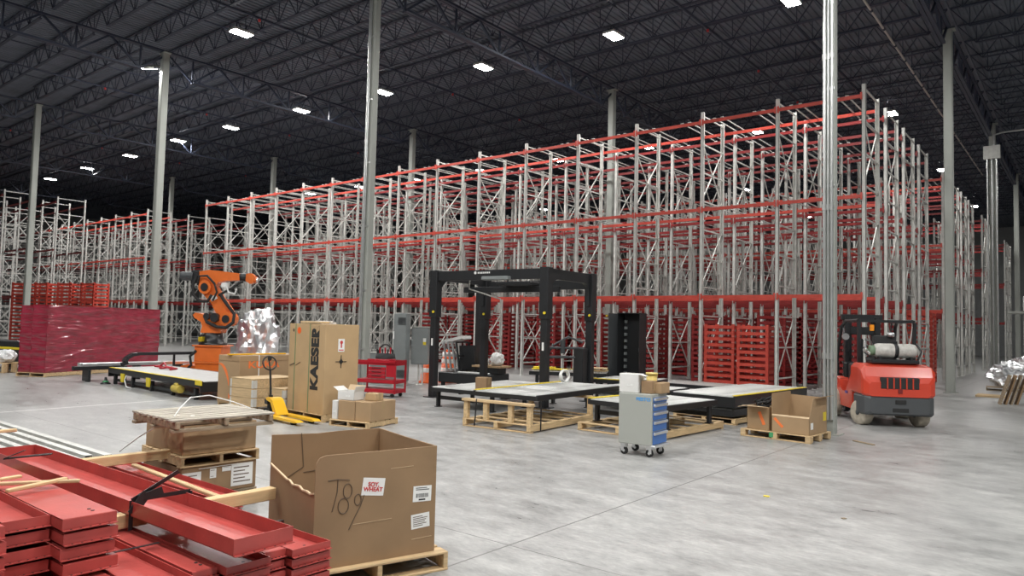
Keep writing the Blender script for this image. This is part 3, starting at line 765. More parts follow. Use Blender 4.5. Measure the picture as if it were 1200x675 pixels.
# local +x = fork direction, origin = pump head
a = MB()
for s in (-1, 1):
    a.prism([(.12, .05), (1.25, .05), (1.35, .065), (1.25, .095), (.12, .10)], s * .19 - .075, s * .19 + .075, 'xz')
a.build('fork', M_YELJ, t)
a = MB(); a.prism([(-.14, .37), (-.14, .42), (.02, .42), (.10, .38), (.34, .10), (.22, .07), (.04, .33)], -.13, .13, 'xz'); a.build('pump_housing', M_YELJ, t, bevel=.01)
a = MB(); a.cyl((-.18, -.12, .10), (-.18, -.05, .10), .10, 18); a.build('steering_wheel', M_RUB, t)
a = MB(); a.cyl((-.18, .05, .10), (-.18, .12, .10), .10, 18); a.build('steering_wheel', M_RUB, t)
for s in (-1, 1):
    a = MB(); a.cyl((1.1, s * .19 - .05, .04), (1.1, s * .19 + .05, .04), .04, 12); a.build('load_roller', M_RUB, t)
a = MB(); a.cyl((-.18, 0, .12), (-.18, 0, .36), .07, 14); a.box((-.18, 0, .33), (.12, .22, .10)); a.cyl((-.18, 0, .36), (-.18, 0, .46), .04, 10); a.build('hydraulic_pump', M_BLK, t)
a = MB(); a.cyl((-.19, 0, .4), (-.26, 0, .98), .022, 10); a.build('handle_shaft', M_BLK, t)
a = MB(); a.tube([(-.26 - .04 * (1 - math.cos(k * PI / 10)), .15 * math.sin(k * PI / 10), 1.11 - .14 * math.cos(k * PI / 10)) for k in range(20)], .016, 8, closed=True); a.bar((-.27, 0, .98), (-.34, 0, 1.2), .02); a.build('handle_grip', M_BLK, t)

# --- small cartons on pallet by the tall carton
PZ = math.radians(12); PC = (-11.60, 9.62)
PC = (-11.35, 9.35)
pallet('wooden_pallet', 'wooden pallet of small cartons beside the tall carton', .92, 1.0, (-11.24, 9.38, 0), PZ, M_WOOD, h=.12)
ca = lambda dx, dy: (-11.24 + dx * math.cos(PZ) - dy * math.sin(PZ), 9.38 + dx * math.sin(PZ) + dy * math.cos(PZ))
t = carton('small_carton', 'brown carton on the small pallet, nearest the tall carton', .40, .82, .37, (*ca(-.10, -.02), .121), PZ, M_CARD)
t = carton('small_carton', 'brown carton on the small pallet, at its right end', .36, .80, .37, (*ca(.29, -.02), .121), PZ, M_CARD)
t = carton('white_carton', 'narrow white carton standing upright on the small pallet', .12, .5, .36, (*ca(-.375, -.2), .121), PZ, M_WCARD, tape=False)
label_(t, 0, .15, .09, .06, -.252, lines=2)
t = thing('open_carton', 'small open white carton with brown flaps on top of the small cartons', 'carton', (*ca(-.17, -.22), .496), PZ)
a = MB(); w, d, h, k = .40, .3, .17, .008
a.bb(-w / 2, w / 2, -d / 2, -d / 2 + k, 0, h); a.bb(-w / 2, w / 2, d / 2 - k, d / 2, 0, h); a.bb(-w / 2, -w / 2 + k, -d / 2, d / 2, 0, h); a.bb(w / 2 - k, w / 2, -d / 2, d / 2, 0, h); a.bb(-w / 2, w / 2, -d / 2, d / 2, 0, k)
a.build('carton_body', M_WCARD, t)
for nm, p, q in (('flap', (-w / 2, 0, h), (-w / 2 - .12, 0, h + .07)), ('flap', (w / 2, 0, h), (w / 2 + .04, 0, h + .10)), ):
    MB().bar(p, q, d, .006).build(nm, M_WCARD, t)
MB().bar((0, d / 2, h), (0, d / 2 + .06, h + .10), w, .006).build('flap', M_CARDE, t)
label_(t, .05, .08, .1, .04, -d / 2 - .001, lines=2)
t = carton('small_carton', 'little brown carton lying on top of the right small carton', .26, .24, .14, (*ca(.27, -.05), .496), PZ, M_CARDL)

# --- KUKA carton and crates
QZ = math.radians(6.6)
pallet('wooden_pallet', 'low pallet under the long carton lettered KUKA', .78, 1.9, (-15.58, 9.86, 0), QZ, M_WOOD, h=.10)
t = carton('long_carton', 'long brown carton lettered KUKA with an orange arc and white straps', .76, 1.9, 1.08, (-15.6, 9.85, .101), QZ, M_CARD, tape=False)
text('carton_lettering', 'KUKA', .22, M_ORINK, t, (.383, -.28, .86), side_rot(90), bold=.006, sx=1.5)
a = MB(); a.tube([(.38 * 0 - .36 + .40 * math.sin(k * .13), -.953, .88 - .48 * (1 - math.cos(k * .13)) * 1.4) for k in range(11)], [.012 + .035 * math.sin(PI * k / 10) for k in range(11)], 6)
o = a.build('orange_arc', M_ORINK, t); o.scale = (1, .02, 1); o.location = (0, -.953 * .98, 0)
a = MB(); a.add([(.02, -.953, .22), (.12, -.953, .10), (.03, -.953, .10)], [(0, 1, 2)]); a.build('orange_arrow', M_ORINK, t)
a = MB()
for y in (-.42, .55): a.bb(.380, .384, y - .015, y + .015, 0, 1.083); a.bb(-.38, .384, y - .015, y + .015, 1.083, 1.087)
a.build('white_strap', M_STRAP, t)
a = MB(); a.cyl((.38, -.12, 1.0), (.386, -.12, 1.0), .06, 12); a.build('hand_hole', M_INK, t)
a = MB(); a.bb(-.38, .383, -.955, -.951, .95, .96); a.bb(.381, .384, -.95, .95, .94, .955); a.build('lid_edge', M_CARDD, t)
plank('yellow board lying on top of the long orange-lettered carton', (-15.45, 9.6, 1.20), (.10, 1.5, .03), QZ - .1, M_YELJ, name='yellow_board')
def collar_crate(label, w, d, n, loc, rz):
    t = thing('wooden_crate', label, 'crate', loc, rz)
    for i in range(n):
        a = MB(); z0 = .15 + i * .195
        a.cbox((0, -d / 2 + .01, z0 + .095), (w - .03, .02, .188), .003); a.cbox((0, d / 2 - .01, z0 + .095), (w - .03, .02, .188), .003)
        a.cbox((-w / 2 + .01, 0, z0 + .095), (.02, d, .188), .003); a.cbox((w / 2 - .01, 0, z0 + .095), (.02, d, .188), .003)
        o = a.build('wooden_collar', M_WOOD, t)
        b = MB()
        for sx in (-1, 1):
            for sy in (-1, 1):
                b.bb(sx * w / 2 - .004, sx * w / 2 + .004, sy * d / 2, sy * (d / 2 - .10), z0 + .01, z0 + .18); b.bb(sx * w / 2, sx * (w / 2 - .05), sy * d / 2 - .004, sy * d / 2 + .004, z0 + .01, z0 + .18)
        b.build('corner_hinge', M_GALV, o)
    a = MB(); a.cbox((0, 0, .15 + n * .195 + .008), (w, d, .015), .003); a.build('lid', M_WOOD, t)
    a = MB()
    for y in (-d / 2 + .06, 0, d / 2 - .06): a.cbox((0, y, .12), (w, .1, .02), .003)
    for x in (-w / 2 + .06, w / 2 - .06):
        for y in (-d / 2 + .07, 0, d / 2 - .07): a.cbox((x, y, .06), (.1, .1, .10), .004)
    a.cbox((-w / 2 + .06, 0, .009), (.1, d, .018), .003); a.cbox((w / 2 - .06, 0, .009), (.1, d, .018), .003)
    a.build('pallet_base', M_WOOD, t)
    return t
collar_crate('pale wooden collar crate with metal corners, in front of the long carton', .80, 1.2, 3, (-14.32, 9.12, 0), math.radians(4))
collar_crate('smaller pale wooden crate half hidden behind the pallet jack', .44, .5, 2, (-13.62, 9.2, 0), math.radians(4))

# --- open cartons beside the near column
CZ = math.radians(-4.5); CC = (-4.66, 14.25)
cc = lambda dx, dy: (CC[0] + dx * math.cos(CZ) - dy * math.sin(CZ), CC[1] + dx * math.sin(CZ) + dy * math.cos(CZ))
t = pallet('wooden_pallet', 'pallet holding two open cartons beside the near column', 1.34, 1.02, (*CC, 0), CZ, M_WOOD, blocks=True)
a = MB(); a.bb(-.10, -.02, -.512, -.508, .04, .13); a.build('green_mark', M_GRN, t)
def open_carton(label, w, d, h, loc, rz, m):
    t = thing('open_carton', label, 'carton', loc, rz); k = .008
    a = MB(); a.bb(-w / 2, w / 2, -d / 2, -d / 2 + k, 0, h); a.bb(-w / 2, w / 2, d / 2 - k, d / 2, 0, h); a.bb(-w / 2, -w / 2 + k, -d / 2, d / 2, 0, h); a.bb(w / 2 - k, w / 2, -d / 2, d / 2, 0, h); a.bb(-w / 2, w / 2, -d / 2, d / 2, 0, k)
    a.build('carton_body', m, t); return t
w, d, h = .70, .86, .30
t = open_carton('wide open carton with raised flaps, at the right end of its pallet', w, d, h, (*cc(.28, -.03), .141), CZ, M_CARD)
a = MB(); a.prism([(-d / 2, h), (d / 2, h), (d / 2, h + .42), (-d / 2, h + .42)], -w / 2, -w / 2 + .008, 'yz')
a.add([], []); a.build('left_flap', M_CARD, t)
a = MB(); a.prism([(-d / 2, h), (d / 2, h), (d / 2, h + .36), (-d / 2 + .18, h + .36)], w / 2 - .008, w / 2, 'yz'); a.bar((w / 2 - .004, .12, h + .36), (w / 2 + .14, .12, h + .40), .55, .008); a.build('right_flap', M_CARD, t)
a = MB(); a.prism([(-w / 2, h), (w / 2, h), (w / 2, h + .34), (-w / 2, h + .36)], d / 2 - .008, d / 2, 'xz'); a.build('back_flap', M_CARD, t)
a = MB(); a.bar((0, -d / 2, h), (0, -d / 2 + .02, h + .03), w, .008); a.build('front_flap', M_CARDE, t)
a = MB(); a.bar((-.3, -d / 2 - .002, .26), (-.14, -d / 2 - .002, .10), .05, .002, up_=(0, 1, 0)); a.build('orange_stripe', M_ORINK, t)
a = MB(); a.bb(w / 2, w / 2 + .002, -.36, -.24, .10, .22); a.build('white_label', M_WHITE, t)
a = MB(); a.bb(w / 2, w / 2 + .002, .25, .40, .22, .38); a.build('yellow_sticker', M_YEL, t)
def crumple(name, r, material, seed, sq=(1, 1, 1), amp=.3, sub=4, freq=2.2):
    import bmesh
    bm = bmesh.new(); bmesh.ops.create_icosphere(bm, subdivisions=sub, radius=r)
    for v in bm.verts:
        n = v.co.normalized(); f = 1 + amp * noise.noise(n * freq + Vector((seed, 0, 0))) + amp * .5 * abs(noise.noise(n * freq * 2.7 + Vector((0, seed, 0)))) + amp * .3 * noise.noise(n * freq * 6 + Vector((0, 0, seed)))
        v.co = Vector((v.co.x * sq[0], v.co.y * sq[1], v.co.z * sq[2])) * f
    zmin = min(v.co.z for v in bm.verts)
    for v in bm.verts: v.co.z = max(0.0, v.co.z - zmin * .75)
    me = bpy.data.meshes.new(name); bm.to_mesh(me); bm.free(); me.materials.append(material)
    o = bpy.data.objects.new(name, me); COL.objects.link(o); return o
o = crumple('packing_bag', .15, M_PLAST, 3, (1.2, 1, .8), .3, 3); tag(o, 'crumpled clear plastic bag inside the wide open carton', 'plastic bag', loc=(*cc(.22, .05), .152))
t = open_carton('narrow open carton full of black cables, at the left end of its pallet', .44, .62, .44, (*cc(-.36, -.1), .141), CZ, M_CARD)
a = MB(); a.bar((0, -.31, .44), (-.02, -.55, .46), .40, .008); a.build('front_flap', M_CARDE, t)
a = MB(); a.bar((-.22, -.05, .44), (-.42, -.05, .40), .5, .008); a.build('left_flap', M_CARDE, t)
a = MB(); a.bar((.02, -.312, .34), (.12, -.312, .10), .06, .002, up_=(0, 1, 0)); a.build('orange_stripe', M_ORINK, t)
a = MB(); random.seed(5)
for k in range(9):
    cx, cy, cz = random.uniform(-.1, .1), random.uniform(-.15, .15), random.uniform(.40, .55); r = random.uniform(.07, .13); ph = random.uniform(0, 6); q = random.uniform(.3, .9)
    a.tube([(cx + r * math.cos(ph + j * .5), cy + r * math.sin(ph + j * .5), cz + r * q * math.sin(j * .5 + k)) for j in range(12)], .016, 6)
tag(a.build('cable_bundle', M_RUB), 'tangle of black cables heaped in the narrow open carton', 'cable', loc=(*cc(-.36, -.1), .141), rz=CZ)
o = MB().cbox((0, 0, .05), (.2, .14, .1), .02).build('plastic_part', M_ORG); tag(o, 'orange plastic part behind the narrow open carton', 'plastic part', loc=(*cc(-.42, .38), .52))
a = MB()
o = carton('small_carton', 'plain brown carton behind the narrow open carton', .42, .3, .40, (*cc(-.36, .39), .141), CZ, M_CARDL)
a = MB()
for k in range(7): a.cyl((random.uniform(-.35, .35), random.uniform(-.2, .2), .18), (random.uniform(-.4, .4), random.uniform(-.2, .2), .35), .04, 8)
a.box((0, 0, .1), (1.0, .5, .2)); a.box((.1, 0, .4), (.2, .2, .44)); a.box((-.3, .1, .3), (.3, .12, .22)); o = a.build('machine_part', M_BLK); tag(o, 'black machine part with fittings behind the open cartons', 'machine part', loc=(-5.15, 15.55, 0), rz=0)
o = crumple('bubble_wrap', .26, M_PLAST, 9, (1.1, .8, .8), .35, 3); tag(o, 'crumpled pale wrapping behind the wide open carton', 'wrapping', loc=(-5.15, 16.6, 0))

# ================================================================ FESTO DRAWER CABINET
FZ = math.radians(3); FC = (-5.70, 10.50)
t = thing('drawer_cabinet', 'grey rolling tool cabinet with blue drawers and a blue FESTO logo', 'tool cabinet', (*FC, 0), FZ)
w, d = .58, .56
a = MB(); a.cbox((0, 0, .585), (w, d, .80), .008); a.build('cabinet_body', M_FGREY, t)
zs = [(.20, .40), (.41, .57), (.58, .71), (.72, .84), (.85, .935)]
for i, (z0, z1) in enumerate(zs):
    a = MB(); a.cbox((w / 2 + .008, 0, (z0 + z1) / 2), (.016, d - .06, z1 - z0 - .008), .003); o = a.build('drawer', M_BLUE, t)
    a = MB(); a.cbox((w / 2 + .026, 0, z1 - .03), (.035, d - .06, .042), .008); a.build('drawer_handle', M_ALU, o)
a = MB(); a.cbox((w / 2 + .02, 0, .175), (.08, d, .04), .01); a.build('front_bumper', M_ALU, t)
text('logo_lettering', 'FESTO', .07, M_LBLUE, t, (.14, -d / 2 - .002, .90), FRONT, bold=.002, sx=1.25)
for sx in (-1, 1):
    for sy in (-1, 1):
        a = MB(); a.cyl((sx * .22, sy * .2 - .02, .06), (sx * .22, sy * .2 + .02, .06), .06, 18); o = a.build('caster', M_RUB, t)
        a = MB(); a.box((sx * .22, sy * .2, .15), (.09, .08, .06)); a.box((sx * .24, sy * .2 - .03, .10), (.05, .006, .09)); a.box((sx * .24, sy * .2 + .03, .10), (.05, .006, .09)); a.cyl((sx * .22, sy * .2 - .024, .06), (sx * .22, sy * .2 + .024, .06), .022, 12); a.build('caster_fork', M_ALU, o)
fc = lambda dx, dy: (FC[0] + dx * math.cos(FZ) - dy * math.sin(FZ), FC[1] + dx * math.sin(FZ) + dy * math.cos(FZ))
t = carton('white_carton', 'white carton standing on the rolling tool cabinet', .34, .22, .30, (*fc(-.155, -.10), .986), FZ, M_WCARD, tape=False)
label_(t, .02, .12, .1, .03, -.111, lines=1, ink=M_INK)
o = MB().bar((.17, -.05, .30), (.27, -.02, .27), .2, .005).build('carton_flap', M_WCARD, t)
carton('small_carton', 'small brown carton on the rolling tool cabinet, in the middle', .19, .2, .20, (*fc(.14, -.07), .986), FZ, M_CARDD)
carton('small_carton', 'small brown carton on the rolling tool cabinet, at its right edge', .13, .34, .17, (*fc(.30 - .03, .115), .986), FZ, M_CARD, tape=False)
t = thing('plastic_tub', 'round yellow tub standing behind the small cartons on the tool cabinet', 'tub', (*fc(.07, .17), .986))
a = MB(); a.lathe([(.08, 0), (.09, .28), (.0, .28)], n=20); a.build('tub_body', mat('tub_yellow', (.55, .40, .10), .5), t)
a = MB(); a.lathe([(0, .281), (.10, .281), (.10, .315), (0, .32)], n=20); a.build('tub_lid', mat('tub_lid', (.60, .46, .14), .5), t)

# ================================================================ CONVEYORS
def conveyor(label, w, L, h, loc, rz, yellow=None, leg=True, depth=.11, along='y', extra=0, legx=None, teeth=True, nrow=2):
    """w along x, L along y, top at h"""
    t = thing('roller_conveyor', label, 'conveyor', loc, rz)
    for s in (-1, 1):
        a = MB(); a.cbox((s * (w / 2 - .025), 0, h - depth / 2), (.05, L, depth), .006); a.build('side_rail', M_BLK, t)
    a = MB(); a.cbox((0, -L / 2 + .02, h - depth / 2 - .01), (w - .1, .04, depth - .02), .004); a.cbox((0, L / 2 - .02, h - depth / 2 - .01), (w - .1, .04, depth - .02), .004); a.cbox((0, 0, h - depth - .0), (.06, L - .08, .05), .004); a.build('cross_members', M_BLK, t)
    n = min(90, int(L / .085)); a = MB()
    r0 = None
    for i in range(n):
        y = -L / 2 + .06 + i * (L - .12) / (n - 1)
        if r0 is None: r0 = MB().cyl((-w / 2 + .05, 0, 0), (w / 2 - .05, 0, 0), .036, 10).build('roller', M_ROLL, t); r0.location = (0, y, h - .028)
        else: c = r0.copy(); COL.objects.link(c); c.parent = t; c.location = (0, y, h - .028)
    if leg:
        ny = 2 if L < 3 else 3
        for s in (-1, 1):
            for j in range(ny):
                y = -L / 2 + .25 + j * (L - .5) / (ny - 1)
                a = MB(); a.cbox((s * (w / 2 - .06), y, (h - depth) / 2 + .01), (.07, .10, h - depth - .02), .006); a.box((s * (w / 2 - .06), y, .008), (.12, .16, .016)); a.build('leg', M_BLK, t)
        a = MB()
        for j in range(ny):
            y = -L / 2 + .25 + j * (L - .5) / (ny - 1); a.cbox((0, y, h - depth - .16), (w - .2, .04, .09), .006)
        a.build('leg_brace', M_BLK, t)
    if yellow:
        a = MB()
        if yellow in ('left', 'right'):
            x = (w / 2 - .04) * (-1 if yellow == 'left' else 1)
            a.box((x, 0, h + .012), (.10, L * .98, .012))
            if teeth:
                for i in range(int(L / .14)): a.box((x + (.05 if yellow == 'left' else -.05), -L / 2 + .1 + i * .14, h + .014), (.05, .06, .012))
        else:
            y = -L / 2 + .04 if yellow == 'front' else L / 2 - .04
            a.box((0, y, h + .012), (w * .98, .10, .012))
            if teeth:
                for i in range(int(w / .14)): a.box((-w / 2 + .1 + i * .14, y + .05, h + .014), (.06, .05, .012))
        a.build('yellow_guard_strip', M_YEL, t)
    return t
def skid(label, w, L, loc, rz, posts=False, h=.16):
    t = thing('lumber_skid', label, 'skid', loc, rz)
    for i, x in enumerate((-w / 2 + .05, 0, w / 2 - .05)): MB().cbox((x, 0, h / 2 + .01), (.09, L, h - .04), .006).build('runner', M_WOODY, t)
    a = MB()
    for i in range(6): a.cbox((0, -L / 2 + .07 + i * (L - .14) / 5, h - .012), (w, .13, .022), .004)
    for y in (-L / 2 + .06, L / 2 - .06): a.cbox((0, y, .012), (w, .11, .022), .004)
    a.build('deck_board', M_WOOD, t)
    if posts:
        for x in (-w / 2 + .06, -w / 6, w / 6 + .05, w / 2 - .06): MB().cbox((x, -L / 2 + .06, h + .17), (.10, .09, .34), .006).build('post', M_WOODY, t)
        MB().cbox((0, -L / 2 + .05, h + .365), (w + .04, .14, .05), .006).build('top_rail', M_WOOD, t)
        for x in (-w / 2 + .06, w / 2 - .06): MB().cbox((x, L / 2 - .06, h + .17), (.10, .09, .34), .006).build('post', M_WOODY, t)
        MB().cbox((0, L / 2 - .05, h + .365), (w + .04, .14, .05), .006).build('top_rail', M_WOOD, t)
        a = MB(); a.bar((-w / 2 + .32, -L / 2 - .02, h * .2), (-w / 2 + .36, -L / 2 - .02, h + .4), .02); a.bar((w / 2 + .005, -L / 2 + .35, 0.02), (w / 2 + .005, -L / 2 + .35, h + .42), .02); a.build('tie_strap', M_BLK, t)
    return t
th = math.radians(4.5)
skid('open lumber skid with short posts under the front roller conveyor', 1.62, 2.5, (-9.13, 12.02, 0), th, True)
conveyor('roller conveyor on the posted lumber skid, left of the drawer cabinet', 1.58, 3.6, .12, (-9.30, 12.98, .555), math.radians(4.5), 'left', leg=False)
for i, (dx, dy) in enumerate([(.8, 1.35), (-.8, 1.55)]):
    pass
skid('low lumber skid under the conveyor behind the drawer cabinet', 1.86, 2.55, (-6.96, 13.22, 0), math.radians(-2.7))
conveyor('black-legged roller conveyor directly behind the drawer cabinet', 1.7, 2.1, .45, (-6.90, 13.15, .161), math.radians(-5), 'left')
t = skid('low lumber skid under the stacked conveyors left of the open cartons', 1.5, 3.8, (-6.62, 17.05, 0), math.radians(-3.5), h=.14)
conveyor('lower black conveyor frame stacked under the wide roller bed', 1.46, 3.9, .20, (-6.62, 17.05, .141), math.radians(-3.5), None, leg=False, depth=.16)
conveyor('wide roller conveyor bed on top of the black frame, behind the open cartons', 1.54, 4.1, .25, (-6.60, 17.1, .372), math.radians(-3.5), 'right', leg=False, depth=.245, teeth=False)
conveyor('long roller conveyor between the drawer cabinet and the rack front', 1.9, 2.3, .52, (-9.1, 16.4, 0), math.radians(2), 'front')
conveyor('low roller conveyor running through the black gantry', 1.75, 3.2, .50, (-11.80, 14.15, 0), math.radians(4), None)
carton('small_carton', 'small brown carton standing on the conveyor inside the gantry', .30, .26, .28, (-11.25, 12.95, .502), .2, M_CARDD)
t = thing('white_hose_coil', 'white hoses coiled on the conveyor beside the right gantry post', 'hose', (-9.9, 14.3, .68))
a = MB()
for k in range(4): MB().tube([(.02 * k, .16 * math.cos(j * .6 + k), .17 + .14 * math.sin(j * .6 + k)) for j in range(9)], .02, 6).build('hose', M_WHITE, t)
conveyor('rear roller conveyor behind the gantry with yellow covers', 1.7, 2.4, .62, (-13.1, 19.3, 0), math.radians(-62), 'left', teeth=False)
t = thing('yellow_cover', 'flat yellow metal covers lying on the rear conveyor', 'cover', (-13.65, 18.95, .645), math.radians(25))
MB().cbox((0, 0, .02), (1.1, .5, .03), .005).build('cover_plate', M_YEL, t); MB().cbox((-.2, .1, .06), (.7, .25, .04), .01).build('cover_box', M_YEL, t)
pallet('wooden_pallet', 'thin pallet lying on the rear conveyor right of the yellow covers', 1.0, .6, (-12.55, 19.7, .645), math.radians(28), M_WOOD, h=.10)
conveyor('small roller conveyor with yellow toothed edge left of the control cabinet', 1.7, 1.7, .55, (-10.6, 18.75, 0), math.radians(8), 'front')
conveyor('long low conveyor at the foot of the racks, right of the control cabinet', 1.5, 4.5, .38, (-9.1, 21.1, 0), math.radians(86), None)
# machine left of the gantry: tray, tilted frames
t = thing('black_machine_base', 'black low machine base behind the left gantry post', 'machine', (-16.0, 17.9, 0), math.radians(8))
MB().cbox((0, 0, .28), (2.1, 1.1, .34), .02).build('machine_frame', M_BLK, t)
a = MB()
for x in (-.9, 0, .9): a.box((x, -.45, .06), (.1, .1, .12)); a.box((x, .45, .06), (.1, .1, .12))
a.build('foot', M_BLK, t)
MB().cbox((0.3, -.45, .47), (1.2, .12, .04), .01).build('white_cover', M_WHITE, t)
t = thing('frame_stack', 'tilted white and black metal frames leaning on the machine base', 'metal frames', (-16.6, 17.85, .48), math.radians(8))
for i in range(4):
    a = MB(); x = -.25 + i * .17
    for p, q in (((x, -.35, 0), (x - .16, -.35, .95)), ((x, .35, 0), (x - .16, .35, .95)), ((x - .16, -.35, .95), (x - .16, .35, .95)), ((x, -.35, .02), (x, .35, .02)), ((x - .08, -.35, .5), (x - .08, .35, .5))): a.bar(p, q, .05)
    a.build('metal_frame', M_ALU if i < 3 else M_BLK, t)
MB().bar((-.55, 0, .93), (.25, 0, 1.12), .6, .10).build('top_cover', M_WCARD, t)
MB().bar((.35, 0, 0), (.30, 0, .85), .6, .08).build('black_panel', M_BLK, t)
t = thing('cardboard_tray', 'flat cardboard tray on the machine base behind the gantry', 'tray', (-15.35, 18.05, .46), math.radians(8))
a = MB(); a.cbox((.0, 0, .22), (1.1, .7, .06), .005); a.build('tray_body', M_CARD, t); MB().box((0, 0, .095), (.8, .5, .19)).build('tray_support', M_BLK, t)
for i, (dx, s) in enumerate(((-.30, .13), (.22, .2))):
    o = crumple('plastic_bag', s, M_WCARD, 20 + i, (1.2, 1, 1.15), .3, 3); tag(o, ['small white bag on the left of the cardboard tray', 'larger white bag on the right of the cardboard tray'][i], 'bag', loc=(-15.35 + dx, 18.05, .712))

# ================================================================ GANTRY
t = thing('steel_gantry', 'black steel gantry frame with four thick posts and rounded braces', 'gantry', (-12.52, 15.55, 0), math.radians(4))
gw, gd, gh = 3.62, 2.3, 3.50
for sx in (-1, 1):
    for sy in (-1, 1):
        x, y = sx * gw / 2, sy * gd / 2
        a = MB(); a.cbox((x, y, gh / 2), (.19, .19, gh), .012); a.box((x, y, .01), (.38, .38, .02)); o = a.build('post', M_BLK, t)
        a = MB(); a.cbox((x, y, gh - .65), (.25, .25, 1.3), .012); a.build('post_sleeve', M_BLK, o)
        a = MB(); a.cyl((x + .06, y - .14, gh - 1.15), (x + .06, y - .17, gh - 1.15), .035, 12); a.build('yellow_knob', M_YEL, o)
        if sy < 0: a = MB(); a.bb(x - .03, x + .03, y - .104, y - .101, 1.42, 1.62); a.build('white_label', M_WHITE, o)
a = MB(); a.cbox((0, -gd / 2, gh - .16), (gw, .14, .26), .01); a.build('front_beam', M_BLK, t)
a = MB(); a.cbox((0, gd / 2, gh - .30), (gw, .14, .26), .01); a.build('rear_beam', M_BLK, t)
for sx in (-1, 1):
    x = sx * gw / 2
    prof = [(-gd / 2, gh - .02), (gd / 2, gh - .02), (gd / 2, gh - .9), (gd / 2 - .17, gh - .9)]
    arc = [(gd / 2 - .17 - .32 * (1 - math.cos(k * PI / 12)), gh - .62 + .34 * math.sin(k * PI / 12)) for k in range(7)]
    arc2 = [(-gd / 2 + .17 + .32 * (1 - math.cos(k * PI / 12)), gh - .62 + .34 * math.sin(k * PI / 12)) for k in reversed(range(7))]
    prof = prof + arc + arc2 + [(-gd / 2 + .17, gh - .9), (-gd / 2, gh - .9)]
    a = MB(); a.prism(prof, x - .05, x + .05, 'yz'); a.build('side_beam', M_BLK, t)
a = MB(); a.cbox((-.1, 0, gh - .48), (gw - .4, .12, .16), .01); a.cbox((.3, -.2, gh - .34), (1.1, .5, .10), .02); a.build('crossbar', M_BLK, t)
a = MB(); a.cbox((.35, -gd / 2 - .12, gh - .26), (.85, .22, .10), .02); a.build('grey_light_bar', M_ENC, t)
o = MB().bb(-.45, .15, -gd / 2 - .074, -gd / 2 - .071, gh - .15, gh - .06).build('maker_plate', M_BLKM, t)
a = MB(); a.cyl((-.38, -gd / 2 - .074, gh - .10), (-.38, -gd / 2 - .08, gh - .10), .04, 12); a.build('white_emblem', M_WHITE, o)
a = MB()
for i in range(7): a.bb(-.30 + i * .06, -.26 + i * .06, -gd / 2 - .08, -gd / 2 - .074, gh - .125, gh - .08)
a.build('white_lettering', M_WHITE, o)
a = MB()
for z in (1.45, 1.2): a.cyl((gw / 2 - .8, .3, z), (gw / 2 - .02, .9, z), .035, 8)
a.tube([(gw / 2 - .1, gd / 2 - .2, 1.6), (gw / 2 - .45, gd / 2 - .4, 1.75), (gw / 2 - .8, .5, 1.5), (gw / 2 - .9, .3, 1.1)], .03, 8); a.cyl((gw / 2 - .5, .55, 1.3), (gw / 2 - .5, .55, 1.65), .07, 10); a.build('sensor_arm', M_DKG, t)
MB().cbox((gw / 2 - .12, gd / 2 - .28, .95), (.3, .3, 1.0), .02).build('side_box', M_BLK, t)
a = MB(); a.tube([(-gw / 2 + 1.0, -.9, gh - .1), (-gw / 2 + .9, -.8, gh - .5), (-gw / 2 + 1.4, 0, gh - .75)], .02, 6); a.build('air_hose', M_GALV, t)
t = thing('steel_mast', 'separate black steel mast standing behind the left side of the gantry', 'mast', (-17.0, 19.4, 0), .07)
MB().cbox((0, 0, 1.6), (.36, .36, 3.2), .02).build('mast_post', M_BLK, t); MB().cbox((.2, -.0, 3.25), (.9, .5, .12), .02).build('mast_head', M_BLK, t); MB().box((0, 0, .01), (.5, .5, .02)).build('base_plate', M_BLK, t)

# ================================================================ CONTROL CABINET
t = thing('control_cabinet', 'tall black control cabinet with one door open, beside the racks', 'cabinet', (-12.25, 21.7, 0), math.radians(2))
a = MB(); w, d, h = .85, .5, 2.55
a.bb(-w / 2, w / 2, d / 2 - .02, d / 2, 0.1, h); a.bb(-w / 2, -w / 2 + .02, -d / 2, d / 2, .1, h); a.bb(w / 2 - .02, w / 2, -d / 2, d / 2, .1, h); a.bb(-w / 2, w / 2, -d / 2, d / 2, h - .02, h); a.bb(-w / 2, w / 2, -d / 2, d / 2, 0, .12)
a.build('cabinet_shell', M_BLK, t)
o = MB().bb(-w / 2 - .0, -w / 2 + .03, -d / 2 - .62, -d / 2, .15, h - .03).build('open_door', M_DKG, t)
a = MB(); a.box((-w / 2 - .01, -d / 2 - .35, 1.45), (.02, .10, .22)); a.build('switch_handle', M_WHITE, o)
a = MB(); a.box((w / 2 - .16, d / 2 - .05, 1.3), (.16, .06, .14)); a.build('white_device', M_ENC, t)
a = MB(); a.box((w / 2 - .16, d / 2 - .05, 1.06), (.10, .02, .05)); a.box((-w / 2 - .012, -d / 2 - .7, h - .12), (.02, .1, .05)); a.build('yellow_sticker', M_YEL, t)
for i in range(9): MB().box((-w / 2 + .10, d / 2 - .05, .5 + i * .22), (.10, .06, .10)).build('terminal_block', M_ENC, t)
a = MB(); a.cyl((-.3, 0, h), (-.3, 0, h + .05), .05, 12); a.build('lifting_eye', M_ALU, t)

